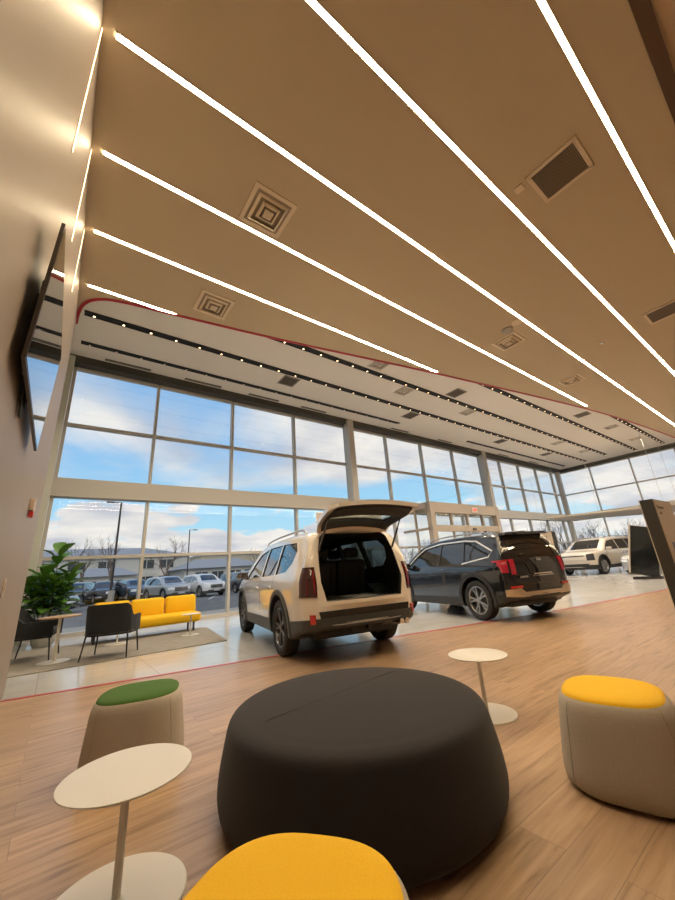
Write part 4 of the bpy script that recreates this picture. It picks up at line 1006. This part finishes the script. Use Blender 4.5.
for si in range(8):
    a = si * 2.4; top = 1.15 + .32 * rnd.random() if si else 1.9; lean = .36 if si else .03
    base = Vector((.05 * math.cos(a), .05 * math.sin(a), .18)); tip = Vector((lean * math.cos(a), lean * math.sin(a), top - .12))
    mid = base.lerp(tip, .5) + Vector((.03 * math.cos(a + 1), .03 * math.sin(a + 1), 0))
    tube(bs, [base, mid, tip], [.014, .011, .007], 6)
    nl = 20 if si == 0 else 17
    for k in range(nl):
        f = (.45 if si else .35) + (.55 if si else .65) * k / (nl - 1); f2 = min(f, 1); p = base.lerp(mid, f2 * 2) if f2 < .5 else mid.lerp(tip, f2 * 2 - 1)
        an = k * 2.4 + si; el = .15 + .95 * (k / nl) ** 1.5
        d = Vector((math.cos(an) * math.cos(el), math.sin(an) * math.cos(el), math.sin(el)))
        leaf(bl, p + d * .03, d, Vector((0, 0, 1)) if el < 1.2 else Vector((1, 0, 0)), .30 + .13 * rnd.random(), .11 + .04 * rnd.random())
finish(bs, 'stems', mat('fig_bark', (.10, .07, .045), .8), t, 60)
me = finish(bl, 'leaves', LEAF, t, 180)

# ------------------------------------------------------------------ display boards on the right
DKF = mat('dark_board_side', (.020, .017, .015), .6); BFACE = mat('beige_board_face', (.52, .42, .31), .5); BEDGE = mat('pale_board_edge', (.50, .44, .36), .5); INK = mat('board_ink', (.10, .07, .05), .5)
t = empty('display_board', (8.365, 1.69, 0)); tag(t, 'tall beige display board with dark sides at the right edge', 'display board')
bm = bmesh.new(); box(bm, (0, 0, .915), (1.13, .17, 1.83)); finish(bm, 'core', DKF, t)
bm = bmesh.new(); box(bm, (.01, -.091, .915), (1.08, .012, 1.80)); face = finish(bm, 'front_panel', BFACE, t)
bm = bmesh.new(); box(bm, (0, .091, .915), (1.14, .012, 1.84)); finish(bm, 'back_panel', BEDGE, t)
TM = lambda x, z: Matrix.Translation((x, -.099, z)) @ Matrix.Rotation(PI / 2, 4, 'X')
text_mesh('Movement', .09, .001, 'printed_text', INK, face, TM(-.26, 1.70)); text_mesh('with', .07, .001, 'printed_text', INK, face, TM(-.35, 1.60))
bm = bmesh.new(); box(bm, (.1, -.1, .95), (.8, .004, .34)); finish(bm, 'picture_panel', mat('board_picture', (.06, .07, .10), .3), face)
t = empty('display_board', (16.9, 4.32, 0)); tag(t, 'black glossy standing panel with a pale edge in front of the ivory car', 'display board')
TL = Matrix.Translation((0, .08, .12)) @ Matrix.Rotation(.25, 4, 'X')
bm = bmesh.new(); box(bm, (0, -.03, .87), (.10, .80, 1.70), M=TL); finish(bm, 'screen_body', mat('panel_black', (.008, .009, .009), .12, coat=.5), t)
bm = bmesh.new(); box(bm, (0, .40, .87), (.16, .05, 1.74), M=TL); box(bm, (.06, -.03, .87), (.02, .82, 1.74), M=TL); finish(bm, 'pale_edge', BEDGE, t)
bm = bmesh.new(); box(bm, (.05, 0, .04), (.34, .8, .08)); box(bm, (.12, -.1, .4), (.08, .08, .8)); finish(bm, 'stand_foot', DKF, t)
t = empty('display_board', (14.15, 6.22, 0)); tag(t, 'beige board with dark side standing behind the dark car', 'display board')
bm = bmesh.new(); box(bm, (0, 0, .92), (.30, .60, 1.84)); finish(bm, 'core', DKF, t)
bm = bmesh.new(); box(bm, (-.156, .0, .93), (.012, .59, 1.80)); fc = finish(bm, 'front_panel', BFACE, t)
text_mesh('EV', .22, .001, 'printed_text', INK, fc, Matrix.Translation((-.165, .0, 1.62)) @ Matrix.Rotation(-PI / 2, 4, 'Z') @ Matrix.Rotation(PI / 2, 4, 'X'), True)

# ------------------------------------------------------------------ more cars on the floor
SPEC_C['bumpz'] = .5
ivory = make_car('sport_utility_vehicle', SPEC_C, P_IVORY, RIM_MIX, 2, False, glass=DARKGLASS, cladz=.44)
sp = SPEC_C; x1 = sp['top'][-1][0]
tag(ivory, 'boxy ivory sport utility vehicle at the far right end of the hall', 'car')
link('lower_grille', patch(sp, .016, .03, tmp(lambda bm: prism(bm, [(-.70, .36), (.70, .36), (.76, .52), (-.76, .52)], 'x', x1 - .3, x1 + .3)), BLACKPL), ivory)
link('upper_grille', patch(sp, .006, .03, tmp(lambda bm: prism(bm, mirror_poly([(.60, .86), (.62, .90)]), 'x', x1 - .3, x1 + .3)), GLOSSBLK), ivory)
for i in islands(patch(sp, .008, .03, tmp(lambda bm: [prism(bm, [(s * .70, .66), (s * .70, .96), (s * 1.1, .98), (s * 1.1, .66)], 'x', x1 - .3, x1 + .3) for s in (1, -1)]), mat('head_lamp_dark', (.05, .05, .06), .1, coat=1))): link('head_lamp', i, ivory)
rails(ivory, sp, -1.9, .4, .66, SILVER); seams(ivory, sp, [[(1.10, .42), (1.12, 1.02)], [(-.155, .42), (-.155, 1.10)], [(-.95, .62), (-1.08, .95), (-1.115, 1.12)]], 0, 0)
ivory.location = (22.7, 7.55, 0); ivory.rotation_euler = (0, 0, math.radians(170))
P_SED = mat('silver_sedan_paint', (.42, .43, .45), .25, .5, coat=1)
sedan = make_car('sedan_car', SPEC_D, P_SED, RIM_MIX, 1, False, glass=DARKGLASS, cladz=.30, cladmat=P_SED)
for i in islands(patch(SPEC_D, .006, .03, tmp(lambda bm: [prism(bm, [(s * .45, .55), (s * .5, .64), (s * 1.1, .72), (s * 1.1, .58)], 'x', 1.9, 2.6) for s in (1, -1)]), mat('head_lamp', (.75, .8, .85), .1, coat=1))): link('head_lamp', i, sedan)
tag(sedan, 'low silver sedan at the far right, mostly hidden behind the black panel', 'car')
sedan.location = (22.2, 5.0, 0); sedan.rotation_euler = (0, 0, math.radians(174)); sedan.scale = (.95, .93, .93)

# ------------------------------------------------------------------ outside
ASPH = mat('asphalt', (.17, .17, .175), .85, noise=(.6, .12)); CONC = mat('concrete_walk', (.42, .40, .36), .8, noise=(1.2, .06))
bm = bmesh.new(); prism(bm, [(-90, 11.7), (31.3, 11.7), (31.3, -60), (220, -60), (220, 260), (-90, 260)], 'z', -.2, -.10); S_(finish(bm, 'ground', ASPH))
bm = bmesh.new(); prism(bm, [(-20, 11.7), (33, 11.7), (33, 14.2), (-20, 14.2)], 'z', -.1, -.02); prism(bm, [(31.3, -20), (33, -20), (33, 11.7), (31.3, 11.7)], 'z', -.1, -.02); S_(finish(bm, 'sidewalk', CONC))
bm = bmesh.new(); prism(bm, [(-30, 35.2), (30, 38), (30, 40), (-30, 37.2)], 'z', -.1, .02); S_(finish(bm, 'ground_median', mat('dry_grass', (.17, .13, .07), .95, noise=(3, .3))))
bm = bmesh.new()
for k in range(14): 
    x = -4 + k * 2.9; prism(bm, [(x, 23.6), (x + .12, 23.6), (x + 2.2, 28.4), (x + 2.08, 28.4)], 'z', -.1, -.092)
S_(finish(bm, 'parking_lines', mat('line_paint', (.7, .7, .68), .7)))
OUTP = [mat('out_white', (.66, .67, .68), .3, coat=1), mat('out_silver', (.40, .41, .42), .3, .4, coat=1), mat('out_dark', (.035, .038, .042), .2, .2, coat=1), mat('out_blue', (.10, .15, .22), .25, .3, coat=1)]
base = make_car('parked_car', SPEC_A, OUTP[0], RIM_MIX, 2, False, glass=DARKGLASS, cladz=.42); car_lights(base, SPEC_A, OUTP[0])
low = make_car('parked_car', SPEC_D, OUTP[2], RIM_MIX, 2, False, glass=DARKGLASS, cladz=.30, cladmat=OUTP[2]); car_lights(low, SPEC_D, OUTP[2])
rows = [(9.0, 29.2, -62, 0, 'white parked car outside, above the right end of the yellow sofa'),
        (6.6, 29.7, -58, 1, 'silver parked car outside, directly above the yellow sofa right cushion'),
        (12.3, 27.6, -66, 2, 'dark parked car outside beside the white car mirror'),
        (5.3, 35.5, -60, 3, 'blue-grey parked car outside, left of and behind the silver one'),
        (3.3, 36.0, -84, 2, 'dark parked pickup-like car outside behind the light pole base, right'),
        (1.2, 32.5, -88, 2, 'dark parked car outside left of the tall light pole'),
        (13.5, 33.5, -62, 3, 'blue parked car outside, in the rear row behind the white one'),
        (16.8, 35.0, -64, 0, 'white parked car outside, in the rear row at the right'),
        (8.0, 37.5, -75, 1, 'silver parked car outside, far row behind the silver one')]
for k, (x, y, a, c, lb) in enumerate(rows):
    if k == 0: o = base
    else: o = dup(base, swap={'out_white': OUTP[c]} if c else None)
    o.location = (x, y, -.1); o.rotation_euler = (0, 0, math.radians(a - 20)); o.scale = (.9, .9, .9); tag(o, lb, 'car', 'parked cars outside')
low.location = (-1.1, 25.3, -.1); low.rotation_euler = (0, 0, math.radians(-14)); tag(low, 'low dark sedan outside behind the fig leaves', 'car', 'parked cars outside')
# lamp posts
POLE = mat('bronze_pole', (.03, .026, .024), .5)
def lamp_post(x, y, h, d, label):
    t = empty('parking_light', (x, y, -.1)); tag(t, label, 'light pole')
    bm = bmesh.new(); tube(bm, [(0, 0, 0), (0, 0, .85)], .30, 20); finish(bm, 'concrete_base', CONC, t, 60)
    bm = bmesh.new(); tube(bm, [(0, 0, .85), (0, 0, h)], [.09, .07], 8); finish(bm, 'pole', POLE, t, 60)
    bm = bmesh.new(); box(bm, (d * .25, 0, h - .02), (.5, .05, .05)); finish(bm, 'arm', POLE, t)
    bm = bmesh.new(); box(bm, (d * .75, 0, h), (.62, .32, .09), bevel=.03); finish(bm, 'lamp_head', POLE, t)
    return t
lamp_post(3.55, 34, 7.62, -1, 'tall dark parking-lot light pole on a pale base, left window'); lamp_post(14.7, 55, 8.1, 1, 'distant parking-lot light pole above the parked white car')
# buildings
BW = mat('stucco_white', (.55, .54, .50), .8); RB = mat('blue_grey_roof', (.30, .33, .38), .7); WD = mat('dark_window', (.04, .05, .06), .2); TANW = mat('tan_warehouse', (.50, .44, .34), .8)
def building(name, x0, x1, y0, y1, zw, zr, label, wins, wallm=BW, hip=6.):
    t = empty(name, (0, 0, -.1)); tag(t, label, 'building')
    bm = bmesh.new(); box(bm, ((x0 + x1) / 2, (y0 + y1) / 2, zw / 2), (x1 - x0, y1 - y0, zw)); finish(bm, 'wall', wallm, t)
    bm = bmesh.new(); e = .7; a = [bm.verts.new(p) for p in ((x0 - e, y0 - e, zw), (x1 + e, y0 - e, zw), (x1 + e, y1 + e, zw), (x0 - e, y1 + e, zw))]
    ym = (y0 + y1) / 2; r = [bm.verts.new((x0 + hip, ym, zr)), bm.verts.new((x1 - hip, ym, zr))]
    for f in ((a[0], a[1], r[1], r[0]), (a[1], a[2], r[1]), (a[2], a[3], r[0], r[1]), (a[3], a[0], r[0])): bm.faces.new(f)
    bm.faces.new(a[::-1]); finish(bm, 'roof', RB, t)
    for (wx, wz, ww, wh) in wins:
        bm = bmesh.new(); box(bm, (wx, y0 - .03, wz), (ww, .08, wh)); 
        f = finish(bm, 'window', WD, t); bm = bmesh.new()
        for q in (-.5, 0, .5): box(bm, (wx + q * ww, y0 - .06, wz), (.10, .08, wh + .1))
        for q in (-.5, .5): box(bm, (wx, y0 - .06, wz + q * wh), (ww + .1, .08, .10))
        finish(bm, 'window_frame', BW, f)
    return t
building('office_building', -30, 19.5, 72, 92, 5.6, 7.9, 'long two-storey white building with a blue-grey roof across the car park', [(x, z, 2.4, 1.5) for x in (-6, -2, 2.5, 6.5, 12.4, 15.6) for z in (1.6, 4.3)])
building('office_building', 16.2, 29.5, 62, 72, 2.9, 4.5, 'single-storey white wing with a blue-grey hipped roof, right of the long building', [(x, 1.7, 2.0, 1.3) for x in (18.8, 21.4, 24.4, 27.0)], hip=3.)
building('office_building', 2, 10, 66, 72, 2.6, 3.9, 'small pale porch building in front of the long white building', [(4.2, 1.4, 1.5, 1.2), (7.5, 1.4, 1.5, 1.2)], hip=2.)
t = empty('warehouse_building', (0, 0, -.1)); tag(t, 'long low tan warehouse far behind the parked cars', 'building')
bm = bmesh.new(); box(bm, (62, 118, 3.6), (62, 30, 7.2)); finish(bm, 'wall', TANW, t)
bm = bmesh.new(); box(bm, (62, 118, 7.4), (62.6, 30.6, .4)); finish(bm, 'roof', mat('pale_roof', (.45, .44, .42), .7), t)
# bare trees
BARK = mat('bare_bark', (.16, .125, .10), .9)
def bare_tree(seed, h):
    rn = random.Random(seed); bm = bmesh.new(); cnt = [0]
    def grow_(p, d, L, r, lv):
        if lv > 5 or cnt[0] > 900: return
        cnt[0] += 1
        q = p + d * L * .5 + Vector((rn.uniform(-1, 1), rn.uniform(-1, 1), rn.uniform(-.2, .6))) * L * .06; e = q + d * L * .5
        tube(bm, [p, q, e], [r, r * .85, r * .65], 5 if lv < 2 else 3, False)
        nb = 3 if lv < 2 else rn.choice((2, 3, 3))
        for k in range(nb):
            a = rn.uniform(0, 2 * PI); sp_ = rn.uniform(.35, .75)
            t1 = d.orthogonal().normalized(); t2 = d.cross(t1)
            nd = (d * math.cos(sp_) + (t1 * math.cos(a) + t2 * math.sin(a)) * math.sin(sp_) + Vector((0, 0, .18))).normalized()
            grow_(p + d * L * rn.uniform(.55, 1), nd, L * rn.uniform(.62, .8), r * .55, lv + 1)
    grow_(Vector((0, 0, 0)), Vector((0, 0, 1)), h * .30, h * .016, 0)
    me = bpy.data.meshes.new('bare_tree'); bm.to_mesh(me); bm.free(); me.materials.append(BARK); return me
TREES = [bare_tree(s, 8.) for s in (1, 5, 9)]
def put_tree(k, x, y, s, label, group='bare trees outside'):
    o = bpy.data.objects.new('bare_tree', TREES[k % 3]); COL.objects.link(o); o.location = (x, y, -.1); o.scale = (s, s, s); o.rotation_euler = (0, 0, k * 1.3)
    tag(o, label, 'tree', group); return o
for k, (x, y, s, lb) in enumerate([(2.2, 46, 1.05, 'bare tree outside just left of the tall light pole'), (4.9, 48, 1.15, 'bare tree outside just right of the tall light pole'), (-1.5, 50, .8, 'bare tree outside above the fig plant'),
    (10.4, 48, 1.1, 'bare tree outside between the tall pole and the second mullion'), (27, 60, 1., 'bare tree outside above the white car mirror'), (33, 70, 1., 'bare tree in front of the tan warehouse')]):
    put_tree(k, x, y, s, lb)
rn = random.Random(11)
for k in range(34):
    f = k / 33; x = 62 + rn.uniform(-6, 10) ; y = -14 + 62 * f + rn.uniform(-2, 2)
    put_tree(k, x, y, rn.uniform(.75, 1.1), 'bare tree in the woods beyond the right-hand windows', 'bare woods beyond the right windows')
for k in range(22):
    f = k / 21; put_tree(k, 32 + 32 * f + rn.uniform(-2, 2), 62 - 16 * f + rn.uniform(-3, 3), rn.uniform(.7, 1.), 'bare tree in the woods beyond the far end of the long glazing', 'bare woods beyond the long glazing')
bm = bmesh.new()
for k in range(2600):
    f = rn.random(); x = 66 + rn.uniform(-3, 7); y = -16 + 68 * f
    if k % 3 == 0: x = 34 + 34 * f; y = 66 - 16 * f + rn.uniform(-2, 3)
    h = rn.uniform(1.2, 3.8); p = Vector((x, y, 0)); d = Vector((rn.uniform(-.5, .5), rn.uniform(-.5, .5), 1))
    tube(bm, [p, p + d * h * .5, p + d * h + Vector((rn.uniform(-.3, .3), rn.uniform(-.3, .3), 0))], [.04, .03, .012], 3, False)
o = finish(bm, 'brush_thicket', mat('brush_bark', (.20, .155, .115), .95)); o.location.z = -.1; tag(o, 'brown winter brush at the foot of the bare woods', 'brush', kind='stuff')

# ------------------------------------------------------------------ sky, light, camera
w = bpy.data.worlds.new('sky'); SC.world = w; w.use_nodes = True; nt = w.node_tree; N = nt.nodes.new; Lk = nt.links.new
bg = nt.nodes['Background']; tc = N('ShaderNodeTexCoord'); sx = N('ShaderNodeSeparateXYZ'); Lk(tc.outputs['Generated'], sx.inputs[0])
mz = N('ShaderNodeMath'); mz.operation = 'MAXIMUM'; mz.inputs[1].default_value = 0; Lk(sx.outputs['Z'], mz.inputs[0])
za = N('ShaderNodeMath'); za.operation = 'ADD'; za.inputs[1].default_value = .16; Lk(mz.outputs[0], za.inputs[0])
cx = N('ShaderNodeMath'); cx.operation = 'DIVIDE'; Lk(sx.outputs['X'], cx.inputs[0]); Lk(za.outputs[0], cx.inputs[1])
cy = N('ShaderNodeMath'); cy.operation = 'DIVIDE'; Lk(sx.outputs['Y'], cy.inputs[0]); Lk(za.outputs[0], cy.inputs[1])
cb = N('ShaderNodeCombineXYZ'); Lk(cx.outputs[0], cb.inputs[0]); Lk(cy.outputs[0], cb.inputs[1]); cb.inputs[2].default_value = SKYSEED
n1 = N('ShaderNodeTexNoise'); n1.inputs['Scale'].default_value = .75; n1.inputs['Detail'].default_value = 7; n1.inputs['Roughness'].default_value = .52; n1.inputs['Distortion'].default_value = .25; Lk(cb.outputs[0], n1.inputs['Vector'])
# denser cloud towards the right-hand (x) side and in a band over the horizon
cv = N('ShaderNodeMapRange'); cv.inputs['From Min'].default_value = .35; cv.inputs['From Max'].default_value = .95; cv.inputs['To Min'].default_value = 0; cv.inputs['To Max'].default_value = .26; Lk(sx.outputs['X'], cv.inputs['Value'])
bd = N('ShaderNodeValToRGB'); be = bd.color_ramp.elements
be[0].position = 0; be[0].color = (.42, .42, .42, 1); be[1].position = .6; be[1].color = (.5, .5, .5, 1)
for p_, v_ in ((.10, .20), (.18, .28), (.24, .50), (.30, .56), (.36, .60), (.45, .58)): q = be.new(p_); q.color = (v_, v_, v_, 1)
Lk(sx.outputs['Z'], bd.inputs['Fac'])
a1 = N('ShaderNodeMath'); a1.operation = 'ADD'; Lk(n1.outputs['Fac'], a1.inputs[0]); Lk(cv.outputs[0], a1.inputs[1])
a2 = N('ShaderNodeMath'); a2.operation = 'ADD'; Lk(a1.outputs[0], a2.inputs[0]); Lk(bd.outputs['Color'], a2.inputs[1])
a3 = N('ShaderNodeMapRange'); a3.inputs['From Min'].default_value = .90; a3.inputs['From Max'].default_value = 1.12; a3.interpolation_type = 'SMOOTHSTEP'; Lk(a2.outputs[0], a3.inputs['Value'])
sk = N('ShaderNodeValToRGB'); e = sk.color_ramp.elements; e[0].position = 0; e[0].color = (.55, .72, .78, 1); e[1].position = .8; e[1].color = (.10, .26, .58, 1)
q = e.new(.12); q.color = (.40, .68, .86, 1); q = e.new(.30); q.color = (.24, .50, .82, 1)
Lk(mz.outputs[0], sk.inputs['Fac'])
n2 = N('ShaderNodeTexNoise'); n2.inputs['Scale'].default_value = 1.9; n2.inputs['Detail'].default_value = 5; Lk(cb.outputs[0], n2.inputs['Vector'])
cl = N('ShaderNodeValToRGB'); e = cl.color_ramp.elements; e[0].position = .35; e[0].color = (.52, .53, .60, 1); e[1].position = .62; e[1].color = (.86, .80, .76, 1); Lk(n2.outputs['Fac'], cl.inputs['Fac'])
pv = N('ShaderNodeVectorMath'); pv.operation = 'MULTIPLY'; pv.inputs[1].default_value = (4.6, 4.6, 13); Lk(tc.outputs['Generated'], pv.inputs[0])
n3 = N('ShaderNodeTexNoise'); n3.inputs['Scale'].default_value = 1.; n3.inputs['Detail'].default_value = 8; n3.inputs['Roughness'].default_value = .5; Lk(pv.outputs[0], n3.inputs['Vector'])
en = N('ShaderNodeValToRGB'); ee = en.color_ramp.elements; ee[0].position = 0; ee[0].color = (.64,) * 3 + (1,); ee[1].position = .25; ee[1].color = (0, 0, 0, 1)
for p_, v_ in ((.05, .62), (.09, .54), (.13, .45), (.18, .30)): q = ee.new(p_); q.color = (v_, v_, v_, 1)
Lk(sx.outputs['Z'], en.inputs['Fac'])
p1_ = N('ShaderNodeMath'); p1_.operation = 'ADD'; Lk(n3.outputs['Fac'], p1_.inputs[0]); Lk(en.outputs['Color'], p1_.inputs[1])
p2_ = N('ShaderNodeMapRange'); p2_.inputs['From Min'].default_value = .93; p2_.inputs['From Max'].default_value = .99; p2_.interpolation_type = 'SMOOTHSTEP'; Lk(p1_.outputs[0], p2_.inputs['Value'])
pm = N('ShaderNodeMath'); pm.operation = 'MAXIMUM'; Lk(a3.outputs[0], pm.inputs[0]); Lk(p2_.outputs[0], pm.inputs[1])
mx = N('ShaderNodeMix'); mx.data_type = 'RGBA'; Lk(pm.outputs[0], mx.inputs['Factor']); Lk(sk.outputs['Color'], mx.inputs['A']); Lk(cl.outputs['Color'], mx.inputs['B']); Lk(mx.outputs['Result'], bg.inputs['Color'])
bg.inputs['Strength'].default_value = SKYS
sd = bpy.data.lights.new('sun', 'SUN'); sd.energy = .9; sd.angle = .03; sd.color = (1, .85, .68); so = bpy.data.objects.new('sun', sd); COL.objects.link(so); so.rotation_euler = (math.radians(62), 0, math.radians(-30)); so.location = (0, -20, 30)
cd = bpy.data.cameras.new('camera'); co = bpy.data.objects.new('camera', cd); COL.objects.link(co); SC.camera = co
yaw, pitch, roll, fpx = .909611395, .321291248, -.072207404, 358.571892
fw = Vector((math.cos(yaw) * math.cos(pitch), math.sin(yaw) * math.cos(pitch), math.sin(pitch))); rt = Vector((math.sin(yaw), -math.cos(yaw), 0)); up = rt.cross(fw)
r2 = rt * math.cos(roll) + up * math.sin(roll); u2 = -rt * math.sin(roll) + up * math.cos(roll)
co.matrix_world = Matrix(((r2.x, u2.x, -fw.x, 0), (r2.y, u2.y, -fw.y, 0), (r2.z, u2.z, -fw.z, 1.07), (0, 0, 0, 1)))
cd.sensor_fit = 'VERTICAL'; cd.sensor_height = 24; cd.lens = fpx / 900 * 24; cd.clip_start = .01; cd.clip_end = 600
vs = SC.view_settings; vs.view_transform = 'Standard'; vs.look = 'None'; vs.gamma = 1; vs.use_curve_mapping = False; vs.exposure = EXPO
SC.cycles.max_bounces = 10; SC.cycles.diffuse_bounces = 5; SC.cycles.glossy_bounces = 4; SC.cycles.transparent_max_bounces = 24; SC.cycles.transmission_bounces = 4
SC.cycles.sample_clamp_indirect = 6; SC.cycles.caustics_reflective = False; SC.cycles.caustics_refractive = False
SC.cycles.use_denoising = True
